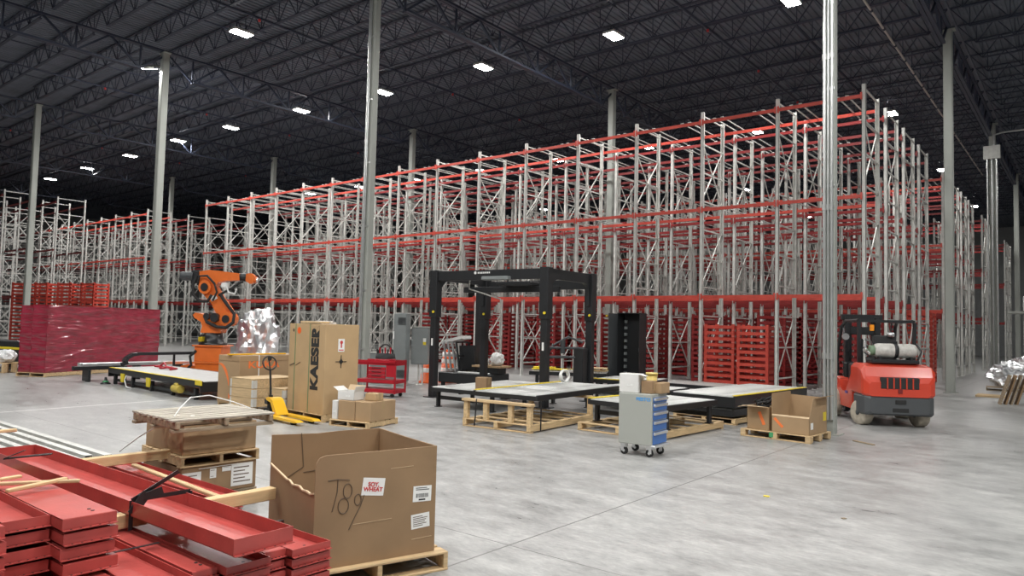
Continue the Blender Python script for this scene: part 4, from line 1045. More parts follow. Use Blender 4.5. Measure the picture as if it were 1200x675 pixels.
# ================================================================ ELECTRICAL CABINETS, TOOL CART, BARRELS
t = thing('electrical_cabinet', 'tall narrow grey electrical cabinet behind the red tool cart', 'electrical cabinet', (-17.62, 16.15, 0), math.radians(20))
MB().cbox((0, 0, 1.24), (.46, .30, 2.2), .015).build('cabinet_body', M_ENC, t)
a = MB()
for k in range(7): a.box((.08, -.172, 1.98 + k * .035), (.28, .012, .014)); a.box((.08, -.172, .28 + k * .035), (.28, .012, .014))
a.build('vent_louvres', M_DKG, t)
a = MB(); a.bb(-.23, -.18, -.176, -.171, 1.5, 1.75); a.build('white_label', M_WHITE, t)
a = MB(); a.cbox((-.22, -.19, .98), (.05, .05, .34), .01); a.build('door_handle', M_BLK, t)
a = MB(); a.box((-.2, -.1, .07), (.05, .05, .14)); a.box((.2, -.1, .07), (.05, .05, .14)); a.box((-.2, .1, .07), (.05, .05, .14)); a.box((.2, .1, .07), (.05, .05, .14)); a.build('foot', M_GALV, t)
t = thing('electrical_enclosure', 'shorter grey electrical enclosure on two posts, right of the tall one', 'electrical enclosure', (-17.32, 16.72, 0), math.radians(30))
MB().cbox((0, 0, 1.28), (.56, .26, 1.2), .015).build('enclosure_body', M_ENC, t)
a = MB(); a.cbox((0, -.0, 1.90), (.58, .30, .03), .01); a.build('rain_lid', M_FGREY, t)
a = MB()
for x in (-.07, .07): a.bb(x - .02, x + .02, .05, .09, 0, .68)
a.box((0, .07, .01), (.3, .2, .02)); a.build('support_post', M_GALV, t)
a = MB(); a.bb(.12, .22, -.136, -.131, 1.32, 1.42); a.build('warning_label', M_YEL, t); a = MB(); a.bb(.12, .22, -.136, -.131, 1.42, 1.54); a.build('white_label', M_WHITE, t)
t = thing('grey_bin', 'low grey metal box standing left of the tall electrical cabinet', 'metal box', (-18.55, 16.3, 0), math.radians(25)); MB().cbox((0, 0, .5), (.9, .5, 1.0), .02).build('box_body', M_ENC, t); MB().cbox((0, 0, 1.01), (.94, .54, .03), .01).build('box_lid', M_FGREY, t)

t = thing('tool_cart', 'red tool cart with open shelves and small drawers', 'tool cart', (-15.35, 13.35, 0), math.radians(18))
w, d = 1.25, .6
a = MB(); a.cbox((0, 0, .90), (w, d, .05), .01); a.bb(-w / 2, w / 2, -d / 2 - .0, -d / 2 + .02, .86, .99); a.bb(-w / 2, w / 2, d / 2 - .02, d / 2, .86, .99); a.bb(w / 2 - .02, w / 2, -d / 2, d / 2, .86, 1.0); a.build('top_tray', M_TOOL, t)
for z in (.16, .42): MB().cbox((0, 0, z), (w, d, .10), .01).build('shelf', M_TOOL, t)
for sx in (-1, 1):
    for sy in (-1, 1): MB().bb(sx * w / 2, sx * (w / 2 - .04), sy * d / 2, sy * (d / 2 - .04), .1, .95).build('corner_post', M_TOOL, t)
for k in range(3):
    a = MB(); a.cbox((.05, -d / 2 + .0, .50 + k * .105 + .05), (.52, .06, .095), .008); o = a.build('drawer', M_TOOL, t); MB().cbox((.05, -d / 2 - .035, .50 + k * .105 + .07), (.30, .015, .02), .004).build('drawer_handle', M_BLK, o)
MB().bb(.33, w / 2 - .04, -d / 2, -d / 2 + .02, .55, .93).build('side_panel', M_TOOL, t)
for sx in (-1, 1):
    for sy in (-1, 1): MB().cyl((sx * .5, sy * .22 - .02, .05), (sx * .5, sy * .22 + .02, .05), .05, 14).build('caster', M_RUB, t)
tc = lambda dx, dy: (-15.35 + dx * math.cos(.314) - dy * math.sin(.314), 13.35 + dx * math.sin(.314) + dy * math.cos(.314))
t = thing('tool_bag', 'red and black tool bag with a round handle on the tool cart', 'tool bag', (*tc(.12, 0), .926), .3)
a = MB(); a.lathe([(.26, 0), (.28, .10), (.25, .24), (.0, .26)], n=14); a.build('bag_body', M_BLKM, t)
a = MB(); a.lathe([(.265, .02), (.285, .02), (.285, .10), (.265, .10)], n=14); a.build('red_trim', M_TOOL, t)
a = MB(); a.tube([(.24 * math.cos(k * PI / 12), 0, .16 + .33 * math.sin(k * PI / 12)) for k in range(13)], .022, 8); a.build('bag_handle', M_RUB, t)
for k in range(6): MB().cyl((-.2 + k * .08, -.08, .2), (-.22 + k * .085, -.08, .36 + .05 * (k % 2)), .022, 8).build('tool_grip', M_TOOL if k % 2 else M_BLK, t)
for k, (x, y) in enumerate(((-17.85, 17.65), (-17.65, 18.35))):
    t = thing('traffic_barrel', 'orange traffic barrel with white bands, %s' % ['the left one beside the gantry post', 'the right one, half behind the gantry post'][k], 'traffic barrel', (x + (.0 if k == 0 else .05), y, 0))
    a = MB(); a.lathe([(.33, 0), (.33, .06), (.27, .07), (.255, .30), (.245, .30), (.235, .58), (.225, .58), (.21, .86), (.20, .86), (.17, 1.05), (.0, 1.05)], n=22); a.build('barrel_body', M_BARREL, t)
    for z, r in ((.36, .25), (.66, .235), (.90, .21)):
        MB().lathe([(r + .006, z), (r - .004, z + .15), (r - .02, z + .15), (r - .02, z)], n=22).build('reflective_band', M_REFL, t)
    MB().cbox((0, 0, 1.09), (.24, .05, .08), .02).build('barrel_handle', M_BARREL, t)
t = thing('yellow_post_guard', 'yellow post guard standing between the barrels and the gantry', 'post guard', (-17.25, 18.95, 0)); MB().cbox((0, 0, .5), (.12, .2, 1.0), .02).build('guard_body', M_YELJ, t)

# ================================================================ RED WRAPPED BUNDLE + CART STACKS
BZ = math.radians(24.7); BC = (-27.86, 10.82)
bc = lambda dx, dy: (BC[0] + dx * math.cos(BZ) - dy * math.sin(BZ), BC[1] + dx * math.sin(BZ) + dy * math.cos(BZ))
for k, (dy, lab) in enumerate(((-2.0, 'near left end'), (0, 'middle'), (2.0, 'far right end'))):
    pallet('wooden_pallet', 'low wooden pallet under the %s of the wrapped red bundle' % lab, 1.15, 1.5, (*bc(0, dy * .9), 0), BZ, M_WOOD, h=.13)
t = thing('wrapped_bundle', 'long red bundle in shiny stretch wrap, at the left', 'wrapped bundle', (*BC, .131), BZ)
import bmesh
def wrapblock(w, d, h, loc, nm):
    bm = bmesh.new(); nx, ny, nz = 6, 26, 12
    b = MB()
    def surf(fn, nu, nv):
        vs = [fn(i / nu, j / nv) for i in range(nu + 1) for j in range(nv + 1)]
        b.add(vs, [(i * (nv + 1) + j, (i + 1) * (nv + 1) + j, (i + 1) * (nv + 1) + j + 1, i * (nv + 1) + j + 1) for i in range(nu) for j in range(nv)], True)
    def dsp(p, n):
        q = noise.noise(Vector((p[0] * 1.5, p[1] * 1.5, p[2] * 5))) * .03; e = min(abs(p[2]) , abs(h - p[2]))
        return (p[0] + n[0] * q, p[1] + n[1] * q, p[2] + n[2] * q)
    surf(lambda u, v: dsp((-w / 2 + w * u, -d / 2, h * v), (0, -1, 0)), 20, 40)
    surf(lambda u, v: dsp((-w / 2 + w * u, d / 2, h * v), (0, 1, 0)), 20, 40)
    surf(lambda u, v: dsp((-w / 2, -d / 2 + d * u, h * v), (-1, 0, 0)), 90, 40)
    surf(lambda u, v: dsp((w / 2, -d / 2 + d * u, h * v), (1, 0, 0)), 90, 40)
    surf(lambda u, v: dsp((-w / 2 + w * u, -d / 2 + d * v, h), (0, 0, 1)), 20, 60)
    bm.free()
    o = b.build(nm, M_WRAP, t); o.location = loc; return o
wrapblock(.50, 4.95, 2.17, (-.30, -.02, 0), 'wrapped_row')
wrapblock(.60, 5.05, 2.19, (.26, 0, 0), 'wrapped_row')

def cart_mesh():
    w, d = 1.06, 1.02; a = MB()
    for s in (-1, 1):
        a.bb(-w / 2, w / 2, s * (d / 2 - .03) - .03, s * (d / 2 - .03) + .03, .05, .155)
        a.bb(s * (w / 2 - .03) - .03, s * (w / 2 - .03) + .03, -d / 2, d / 2, .04, .15)
        a.bb(s * (w / 2 - .05) - .05, s * (w / 2 - .05) + .05, -d / 2, -d / 2 + .08, 0, .20); a.bb(s * (w / 2 - .05) - .05, s * (w / 2 - .05) + .05, d / 2 - .08, d / 2, 0, .20)
    a.bb(-.05, .05, -d / 2, d / 2, .08, .13); a.bb(-w / 2, w / 2, -.05, .05, .08, .13)
    o = a.build('rack_cart', M_RED)
    o2 = bpy.data.meshes.new_from_object(o)
    COL.objects.unlink(o); return o.data
CM = cart_mesh()
CMD = CM.copy(); CMD.materials.clear(); CMD.materials.append(M_RED_SHADED)  # same cart, its red darkened to stand for shade inside the racks
def cart_stack(x, y, n, rz, where, me, z0=0.0, group='red steel carts stacked in racks'):
    for k in range(n):
        o = bpy.data.objects.new('rack_cart', me); COL.objects.link(o); o.location = (x, y, z0 + .205 * k); o.rotation_euler = (0, 0, rz)
        if k == 0: pos = 'bottom of'
        elif k == n - 1: pos = 'top of'
        else: pos = '%s from the bottom of' % NTH[k]
        tag(o, 'red steel cart, %s %s' % (pos, where), 'rack cart', group)
cart_stack(-9.95, 24.1, 11, 0, 'the left front stack inside the rack', CM, group='red carts in the two front rack stacks')
cart_stack(-8.80, 24.1, 11, 0, 'the right front stack inside the rack', CM, group='red carts in the two front rack stacks')
NTH += ['twelfth', 'thirteenth', 'fourteenth', 'fifteenth', 'sixteenth', 'seventeenth', 'eighteenth', 'nineteenth']
cart_stack(-6.0, 36.4, 15, 0, 'the stack just right of the forklift', CM)
for i, x in enumerate((-48.5, -47.35, -46.2)):
    pass
for i, (x, y) in enumerate([(-49.6, 15.3), (-47.8, 15.9), (-46.1, 16.5), (-44.4, 17.1)]):
    cart_stack(x, y, 19, math.radians(18), 'the %s stack behind the wrapped bundle' % NTH[i], CM, .0, 'red carts stacked behind the wrapped bundle')
deep = [(-6.65, 27.3), (-6.65, 30.3), (-6.65, 33.1), (-9.3, 27.3), (-11.9, 27.3), (-14.5, 27.3), (-17.1, 27.3), (-19.6, 27.3), (-22.25, 27.3), (-27.4, 27.3)]
for i, (x, y) in enumerate(deep):
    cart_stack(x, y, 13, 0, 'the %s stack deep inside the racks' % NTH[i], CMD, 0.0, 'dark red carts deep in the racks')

deep2 = [(-11.9, 30.2), (-14.5, 30.2), (-17.1, 30.2), (-19.6, 30.2)]
for i, (x, y) in enumerate(deep2):
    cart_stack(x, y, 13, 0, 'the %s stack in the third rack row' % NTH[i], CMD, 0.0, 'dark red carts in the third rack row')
vs0 = [v.co.copy() for v in CMD.vertices]; fs0 = [tuple(f.vertices) for f in CMD.polygons]
a = MB()
for k in range(1, 9):
    for q in (-.60, .60):
        for y in (30.2, 33.15):
            x = -5.37 - 2.6 * k - 1.3 + q
            if y < 31 and any(abs(x - x2) < 1.1 for x2, y2 in deep2): continue
            for j in range(13): a.add([v + Vector((x, y, .205 * j)) for v in vs0], fs0)
o = a.build('rack_carts', M_RED_SHADED); tag(o, 'mass of red steel carts, darkened for shade, filling the deepest rack bays', 'rack carts'); o['kind'] = 'stuff'

# ================================================================ FORKLIFT
FKZ = math.radians(30.0)
t = thing('forklift', 'red and grey forklift seen from behind with a white gas tank', 'forklift', (-3.52, 17.95, 0), FKZ)
# local: x right (seen from behind), y forward, origin on the floor between the rear wheels
hw = .76
def sec(y, w, z0, z1, c=.12, cb=.05):
    return [Vector((-w + cb, y, z0)), Vector((w - cb, y, z0)), Vector((w, y, z0 + cb)), Vector((w, y, z1 - c)), Vector((w - c * .8, y, z1)), Vector((-w + c * .8, y, z1)), Vector((-w, y, z1 - c)), Vector((-w, y, z0 + cb))]
a = MB(); a.loft([sec(-.42, hw - .16, .30, .66, .04), sec(-.36, hw - .05, .26, .68, .03), sec(-.1, hw, .25, .68, .03), sec(.2, hw, .27, .68, .03), sec(.25, hw - .02, .60, .68, .02)]); a.build('lower_counterweight', M_CWT, t, bevel=.012)
a = MB(); a.loft([sec(-.44, hw - .14, .67, .98, .05), sec(-.38, hw - .03, .67, 1.10, .06), sec(-.30, hw, .67, 1.32, .10), sec(-.05, hw, .67, 1.37, .10), sec(.50, hw - .02, .67, 1.37, .10), sec(.52, hw - .06, .7, 1.33, .10)]); o = a.build('red_counterweight', M_FORK, t, bevel=.015)
a = MB(); a.cbox((0, -.40, .96), (.80, .10, .26), .02); a.build('grille_recess', M_INK, t)
a = MB()
for k in range(5): a.cbox((-.26 + k * .13, -.455, .96), (.025, .03, .24), .004)
a.build('grille_bar', M_FORK, t)
a = MB(); a.cbox((0.02, -.425, .56), (.22, .03, .09), .01); a.cbox((0.02, -.40, .38), (.34, .05, .10), .01); a.build('tow_slot', M_INK, t)
a = MB(); a.cbox((0, -.455, .80), (.09, .01, .10), .004); a.build('emblem', mat('emblem_dark_red', (.2, .02, .02), .4), t)
# chassis side
for s in (-1, 1):
    a = MB(); a.prism([(.45, .30), (1.72, .30), (1.95, .45), (1.95, .78), (1.75, .98), (1.45, .90), (1.25, .66), (.95, .66), (.75, .9), (.45, 1.2)], s * (hw - .04), s * (hw - .30), 'yz'); a.build('side_panel', M_FORK, t, bevel=.02)
a = MB(); a.cbox((0, 1.1, .42), (1.0, 1.5, .35), .03); a.build('chassis', M_DKG, t)
a = MB()
for k, ch in enumerate((.0, .07, .14)): a.bb(-hw + .035, -hw + .03, .78 + ch, .83 + ch, .62, .68)
a.build('side_marks', mat('violet_ink', (.12, .08, .3), .5), t)
def wheel(x, y, r, w, parent, nm='wheel', ang=0):
    a = MB(); R = [(r * .55, -w / 2), (r * .93, -w / 2), (r, -w / 2 + .02), (r, w / 2 - .02), (r * .93, w / 2), (r * .55, w / 2)]
    a.lathe([(q, z) for q, z in R], n=28, axis='x')
    o = a.build(nm, M_TYRE, parent); o.location = (x, y, r); o.rotation_euler = (0, 0, ang)
    b = MB(); b.lathe([(0, -w / 2 + .03), (r * .56, -w / 2 + .03), (r * .56, w / 2 - .03), (0, w / 2 - .03)], n=20, axis='x'); b.lathe([(0, -w / 2 - .01), (r * .22, -w / 2 - .01), (r * .22, w / 2 + .01), (0, w / 2 + .01)], n=12, axis='x'); b.build('wheel_hub', M_CWT, o)
    return o
wheel(-.64, .02, .27, .22, t, ang=.35); wheel(.56, .04, .25, .22, t, ang=.2)
for s in (-1, 1): wheel(s * .80, 1.72, .34, .30, t)
# overhead guard
for s in (-1, 1):
    a = MB(); a.bar((s * .58, .42, 1.3), (s * .60, .36, 2.30), .07, .07); a.build('guard_rear_post', M_BLK, t)
    a = MB(); a.tube([(s * .66, 1.95, .85), (s * .66, 1.85, 1.5), (s * .62, 1.62, 2.2), (s * .58, 1.4, 2.33), (s * .58, .45, 2.33)], .04, 8); a.build('guard_front_post', M_BLK, t)
a = MB(); a.bar((-.6, .38, 2.32), (.6, .38, 2.32), .07, .06); a.bar((-.56, 1.45, 2.34), (.56, 1.45, 2.34), .06, .05)
for k in range(6): a.bar((-.45 + k * .18, .4, 2.33), (-.45 + k * .18, 1.45, 2.34), .025, .03)
a.build('overhead_guard', M_BLK, t)
for s in (-1, 1):
    a = MB(); a.cbox((s * .36, 2.12, 1.27), (.12, .16, 2.35), .01); a.cbox((s * .27, 2.18, 1.29), (.07, .10, 2.40), .01); a.build('mast_rail', M_BLK, t)
a = MB(); a.cbox((0, 2.14, 2.44), (.98, .12, .14), .01); a.cbox((-.02, 2.14, 2.1), (.76, .08, .20), .01); a.cbox((0, 2.14, 1.2), (.6, .06, .08), .01); a.cyl((0, 2.18, .3), (0, 2.18, 1.9), .05, 10); a.build('mast_crosshead', M_BLK, t)
a = MB(); a.cbox((0, 2.32, .55), (1.1, .06, .12), .01); a.cbox((0, 2.32, .20), (1.1, .06, .12), .01)
for x in (-.5, -.25, 0, .25, .5): a.cbox((x, 2.32, .7), (.03, .04, 1.1), .004)
a.build('fork_carriage', M_BLK, t)
for s in (-1, 1):
    a = MB(); a.prism([(2.36, .04), (3.4, .04), (3.45, .06), (2.42, .10), (2.42, .60), (2.36, .60)], s * .3 - .06, s * .3 + .06, 'yz'); a.build('lift_fork', M_DKG, t)
# gas tank lying across the counterweight
a = MB(); a.lathe([(0, -.46), (.09, -.455), (.145, -.41), (.16, -.35), (.16, .35), (.145, .41), (.09, .455), (0, .46)], n=24, axis='x'); o = a.build('gas_tank', M_TANK, t); o.location = (.05, .02, 1.66)
a = MB(); a.lathe([(.08, -.53), (.115, -.53), (.115, -.42), (.08, -.42)], n=18, axis='x'); a.build('tank_collar', mat('dull_green', (.16, .24, .15), .5), o)
a = MB(); a.lathe([(.165, -.04), (.168, -.04), (.168, .04), (.165, .04)], n=24, axis='x'); a.cbox((0, 0, .19), (.10, .08, .06), .01); a.build('tank_strap', M_BLK, o)
a = MB(); a.cbox((.0, .02, 1.42), (1.0, .40, .09), .02); a.box((-.3, 0, 1.49), (.05, .3, .08)); a.box((.35, 0, 1.49), (.05, .3, .08)); a.tube([(.55, .1, 1.42), (.62, .05, 1.65), (.58, .2, 1.8)], .02, 6); a.build('tank_bracket', M_BLK, t)
a = MB(); a.cyl((-.46, .0, 1.56), (-.56, .05, 1.70), .03, 10); a.cyl((-.53, .04, 1.66), (-.6, -.02, 1.66), .04, 10); a.tube([(-.55, .05, 1.7), (-.5, .3, 1.9), (-.3, .5, 1.85), (-.1, .6, 1.5)], .018, 6); a.build('tank_valve', M_ALU, o).parent = t
# seat, steering wheel
a = MB(); a.prism([(.55, 1.32), (1.05, 1.36), (1.08, 1.48), (.70, 1.50), (.58, 2.0), (.48, 2.0), (.45, 1.4)], -.24, .24, 'yz'); a.build('seat', M_BLKM, t, bevel=.03)
a = MB(); a.tube([(.17 * math.cos(k * PI / 8), 1.45 + .12 * math.sin(k * PI / 8), 1.62 + .12 * math.sin(k * PI / 8)) for k in range(16)], .016, 6, closed=True); a.cyl((0, 1.45, 1.62), (0, 1.62, 1.2), .03, 8); a.build('steering_wheel', M_BLK, t)
a = MB(); a.cbox((0, 1.72, 1.1), (1.1, .18, .45), .04); a.build('dashboard', M_BLK, t)
a = MB(); a.cbox((0, .9, .95), (1.1, .9, .75), .04); a.build('engine_hood', M_BLK, t)
a = MB(); a.cyl((-.30, .42, 2.10), (-.30, .42, 2.24), .05, 12); a.build('amber_beacon', mat('amber_plastic', (.9, .30, .02), .3), t); MB().cyl((-.30, .42, 2.23), (-.30, .42, 2.33), .02, 8).build('beacon_bracket', M_BLK, t)
a = MB(); a.cyl((-.70, 1.0, 1.95), (-.70, 1.12, 1.95), .08, 14, .06); a.build('side_lamp', M_ALU, t); MB().bar((-.70, 1.12, 1.95), (-.62, 1.5, 2.2), .03).build('lamp_bracket', M_BLK, t)
a = MB(); a.lathe([(0, -.06), (.07, -.05), (.09, 0), (.07, .05), (0, .06)], n=14); o = a.build('mirror', M_ALU, t); o.location = (.12, .46, 2.02); MB().bar((.12, .46, 2.08), (.12, .42, 2.31), .02).build('mirror_bracket', M_BLK, t)

# ================================================================ ROBOT
RZ = math.radians(38.8)
t = thing('industrial_robot', 'orange industrial robot arm on an orange pedestal with black hoses', 'robot', (-23.05, 12.65, 0), RZ); t.scale = (.86, .86, .95)
# local x = to the right as seen, y = away
a = MB(); a.prism([(-.52, .62), (.50, .62), (.50, 1.14), (-.52, 1.14)], -.45, .45, 'xz'); a.cbox((0, 0, 1.17), (1.20, 1.05, .05), .01); a.cbox((-.02, 0, .58), (1.15, 1.0, .06), .01); a.build('pedestal', M_ORG, t, bevel=.01)
a = MB()
for x in (-.9, .0): a.prism([(x - .35, 0), (x + .55, 0), (x + .5, .40), (x + .1, .52), (x - .15, .46), (x - .35, .3)], -.35, .35, 'xz')
a.cbox((0, 0, .30), (1.0, .9, .55), .03); a.build('pedestal_foot', M_ORG, t, bevel=.02)
a = MB(); a.lathe([(.52, 1.20), (.52, 1.26), (.40, 1.30), (.36, 1.48), (.34, 1.62), (0, 1.62)], n=24); a.cbox((-.2, 0, 1.4), (.5, .5, .34), .04); a.build('robot_base', M_BLK, t)
a = MB(); a.bb(-.36, -.22, -.53, -.525, 1.32, 1.48); a.box((-.29, -.40, 1.4), (.14, .26, .16)); a.build('yellow_label', M_YEL, t)
a = MB(); a.prism([(-.40, 1.62), (.36, 1.62), (.42, 1.78), (.34, 2.1), (.1, 2.16), (-.18, 2.12), (-.30, 2.26), (-.62, 2.32), (-.72, 2.24), (-.66, 2.14), (-.40, 2.0), (-.34, 1.85)], -.30, .30, 'xz'); a.build('rotating_column', M_ORG, t, bevel=.04)
a = MB(); a.cyl((-.15, -.42, 2.2), (-.15, -.25, 2.2), .12, 16); a.cyl((.18, -.48, 2.16), (.18, -.28, 2.16), .16, 16); a.build('drive_motor', M_BLK, t)
# lower arm : from shoulder (.52,2.12) up-left to elbow (-.35,3.28)
def tapered(pts, ws, y0, y1):
    """pts polyline of centre, ws half widths -> prism outline"""
    L = []; R = []
    for i, (p, w_) in enumerate(zip(pts, ws)):
        a_ = Vector(pts[max(0, i - 1)]); b_ = Vector(pts[min(len(pts) - 1, i + 1)]); d = (b_ - a_).normalized(); n_ = Vector((-d.y, d.x))
        L.append((p[0] + n_.x * w_, p[1] + n_.y * w_)); R.append((p[0] - n_.x * w_, p[1] - n_.y * w_))
    return L + list(reversed(R))
a = MB(); a.prism(tapered([(.70, 1.98), (.60, 2.08), (.40, 2.38), (.10, 2.80), (-.2, 3.15), (-.32, 3.30), (-.38, 3.42)], [.12, .27, .27, .23, .28, .30, .16], 0, 0), -.17, .17, 'xz'); a.build('lower_arm', M_ORG, t, bevel=.04)
a = MB(); a.cyl((.58, -.34, 2.12), (.58, .34, 2.12), .25, 24); a.cyl((-.30, -.34, 3.22), (-.30, .30, 3.22), .24, 24); a.build('joint_housing', M_ORG, t, bevel=.02)
a = MB(); a.cyl((.58, -.38, 2.12), (.58, -.33, 2.12), .14, 18); a.cyl((-.30, -.38, 3.22), (-.30, -.33, 3.22), .14, 18); a.build('joint_cap', M_BLK, t)
a = MB(); a.prism([(-.05, 2.72), (.16, 2.84), (.08, 2.98), (-.14, 2.86)], -.19, -.17, 'xz'); a.build('white_marking', M_WHITE, t)
# upper arm horizontal
a = MB(); a.prism([(-.72, 3.55), (-.60, 3.78), (-.2, 3.84), (.3, 3.80), (.95, 3.74), (.98, 3.50), (.4, 3.46), (.15, 3.40), (-.05, 3.12), (-.40, 3.06), (-.55, 3.3)], -.19, .19, 'xz'); a.build('upper_arm', M_ORG, t, bevel=.05)
a = MB(); a.cyl((.96, 0, 3.62), (1.20, 0, 3.60), .15, 20); a.build('wrist_collar', M_BLK, t)
a = MB(); a.prism([(1.20, 3.48), (1.20, 3.74), (1.40, 3.76), (1.52, 3.68), (1.52, 3.42), (1.38, 3.38)], -.12, .12, 'xz'); a.cyl((1.50, 0, 3.54), (1.60, 0, 3.52), .11, 16); a.build('wrist', M_ORG, t, bevel=.03)
a = MB(); a.cyl((1.60, 0, 3.52), (1.66, 0, 3.51), .09, 16); a.build('tool_flange', M_ALU, t)
for y in (-.18, .0, .18):
    a = MB(); a.cyl((-1.28, y, 3.56 + .04), (-.80, y, 3.60), .15, 16); a.build('wrist_motor', M_DKG, t)
a = MB(); a.cbox((-.74, 0, 3.58), (.3, .5, .46), .03); a.build('motor_mount', M_BLK, t)
a = MB()
MB().tube([(-.66, -.25, 3.6), (-.76, -.30, 3.3), (-.72, -.34, 2.95), (-.45, -.36, 2.72), (-.15, -.36, 2.72), (.0, -.36, 2.95)], .055, 8).build('hose', M_RUB, t)
MB().tube([(-.62, -.22, 3.3), (-.5, -.36, 3.6), (-.2, -.38, 3.62), (.1, -.38, 3.35), (.2, -.36, 3.05), (.05, -.36, 2.75)], .04, 8).build('hose', M_RUB, t)
MB().tube([(-.25, -.30, 2.2), (-.1, -.45, 2.0), (.3, -.48, 1.84), (.65, -.46, 1.82), (.90, -.42, 2.0), (.92, -.38, 2.3), (.68, -.34, 2.55), (.45, -.30, 2.8), (.3, -.3, 3.0)], .06, 8).build('hose', M_RUB, t)
MB().tube([(.25, -.28, 2.95), (.45, -.30, 3.05), (.75, -.30, 3.2), (1.0, -.26, 3.4), (1.15, -.2, 3.45)], .045, 8).build('hose', M_RUB, t)
MB().tube([(-.45, -.45, 1.0), (-.66, -.5, .8), (-.6, -.5, .5), (-.85, -.5, .25), (-1.1, -.4, .3)], .05, 8).build('hose', M_RUB, t)
a = MB(); a.tube([(.5, -.3, 3.35), (.65, -.35, 3.05), (.9, -.35, 3.0), (.95, -.35, 3.2)], .035, 8); a.cbox((.45, -.26, 3.3), (.26, .12, .18), .03); a.build('white_cable', M_WHITE, t)
a = MB(); a.prism([(-.15, 2.34), (.15, 2.2), (.02, 2.75), (-.1, 2.6)], .2, .3, 'xz'); a.build('white_cover', M_WCARD, t)
# foil wrapped second machine
def foilblob(label, loc, r, sq, seed, mname='wrapped_machine', sub=5, freq=2.4, amp=.28):
    o = crumple(mname, r, M_FOIL, seed, sq, amp, sub, freq); tag(o, label, 'wrapped machine', loc=loc); return o
foilblob('tall machine wrapped in crinkled silver foil behind the orange robot', (-24.0, 14.9, 0), .82, (1.0, .8, 1.55), 4, amp=.34, freq=2.0, sub=4)

# ================================================================ LEFT LINE: low conveyor, drag chain, rails
LZ = math.radians(-3.5)
t = thing('low_pallet_conveyor', 'low black conveyor with yellow edge and yellow brackets, at the left', 'conveyor', (-19.95, 10.15, 0), LZ)
L, W = 6.2, 1.9; h = .48
a = MB(); a.cbox((0, 0, h - .02), (L, W - .1, .03), .005); a.build('deck_plate', mat('pale_deck', (.58, .58, .57), .5, var=.15), t)
for s in (-1, 1): MB().cbox((0, s * (W / 2 - .03), h - .08), (L, .06, .16), .006).build('side_rail', M_BLK, t)
for s in (-1, 1): MB().cbox((s * (L / 2 - .03), 0, h - .14), (.06, W, .26), .006).build('end_rail', M_BLK, t)
MB().box((0, -W / 2 + .03, h + .006), (L - .3, .10, .012)).build('yellow_edge_strip', M_YEL, t)
MB().box((L / 2 - .12, -W / 2 - .003, h - .045), (.35, .02, .11)).build('yellow_end_cap', M_YEL, t)
for k in range(5):
    x = -2.7 + k * 1.35; MB().cbox((x, -W / 2 + .08, .14), (.09, .09, .28), .006).build('leg', M_BLK, t); MB().cbox((x, W / 2 - .08, .14), (.09, .09, .28), .006).build('leg', M_BLK, t)
MB().cbox((.0, -W / 2 + .12, .12), (L - .4, .06, .08), .006).build('lower_rail', M_BLK, t)
for x in (-1.9, -.05): MB().prism([(x - .13, .36), (x + .13, .36), (x + .09, .12), (x - .09, .12)], -W / 2 - .03, -W / 2 + .01, 'xz').build('yellow_bracket', M_YEL, t)
a = MB(); a.cyl((1.55, -W / 2 + .02, .2), (1.95, -W / 2 + .02, .2), .10, 16); a.cbox((1.75, -W / 2 + .02, .30), (.16, .14, .1), .02); a.build('drive_motor', mat('motor_yellow', (.55, .42, .08), .5), t)
a = MB(); a.tube([(-1.6, -W / 2 - .02, .33), (-1.55, -W / 2 - .08, .2), (-1.2, -W / 2 - .15, .03), (-.9, -W / 2 - .12, .02)], .015, 6); a.build('white_cable', M_WHITE, t)
t = thing('red_strap_pile', 'red strap heap lying on the low conveyor at the left', 'strap', (-21.6, 10.35, .50), LZ)
a = MB(); a.tube([(-.6 + .12 * k, .14 * math.sin(k * 2.1), .03 + .02 * math.sin(k)) for k in range(12)], .03, 6); a.tube([(-.3, 0, .05), (-.05, .02, .16), (.2, -.02, .06), (.6, .06, .03)], .03, 6); a.build('strap_coil', M_TOOL, t)
t = thing('guide_rail', 'long pale steel guide rails behind the low conveyor', 'guide rail', (-24.2, 10.75, 0), math.radians(91))
for k in range(2): MB().cbox((0, .25 * k, .50), (3.4, .16, .10), .01).build('rail', M_ALU, t)
a = MB()
for x in (-1.5, 0, 1.4): a.cbox((x, .12, .225), (.1, .4, .45), .01)
a.build('rail_support', M_BLK, t)
MB().cbox((-1.3, -.25, .42), (1.5, .14, .12), .01).build('black_extension', M_BLK, t); MB().cbox((-1.6, -.25, .18), (.08, .2, .36), .01).build('leg', M_BLK, t)
t = thing('drag_chain', 'black cable drag chain curving over the guide rails', 'drag chain', (-23.35, 11.2, 0), math.radians(92))
a = MB(); path = [(-1.25, .52), (-1.28, .62), (-1.2, .74), (-1.05, .83), (-.85, .86), (1.0, .86)]
for (x0, z0), (x1, z1) in zip(path[:-1], path[1:]): a.bar((x0, 0, z0), (x1, 0, z1), .2, .09)
a.build('chain_links', M_BLK, t); a = MB()
a.cbox((.3, 0, .41), (.06, .06, .82), .005)
a.box((-1.25, 0, .25), (.1, .1, .5)); a.build('chain_support', M_BLK, t)
# loose parts on the floor left
t = thing('levelling_pad', 'small black machine foot with green base on the floor, left', 'machine part', (-22.9, 9.25, 0)); MB().lathe([(.14, 0), (.14, .03), (.06, .06), (.03, .2), (0, .2)], n=14).build('foot_base', M_BLK, t); MB().lathe([(.09, .061), (.1, .061), (.06, .1), (.04, .1)], n=14).build('green_ring', M_GRN, t)
plank('flat pale board on the floor behind the robot pedestal', (-26.0, 14.9, .026), (1.8, .4, .05), .7, M_WOOD, name='wooden_board')
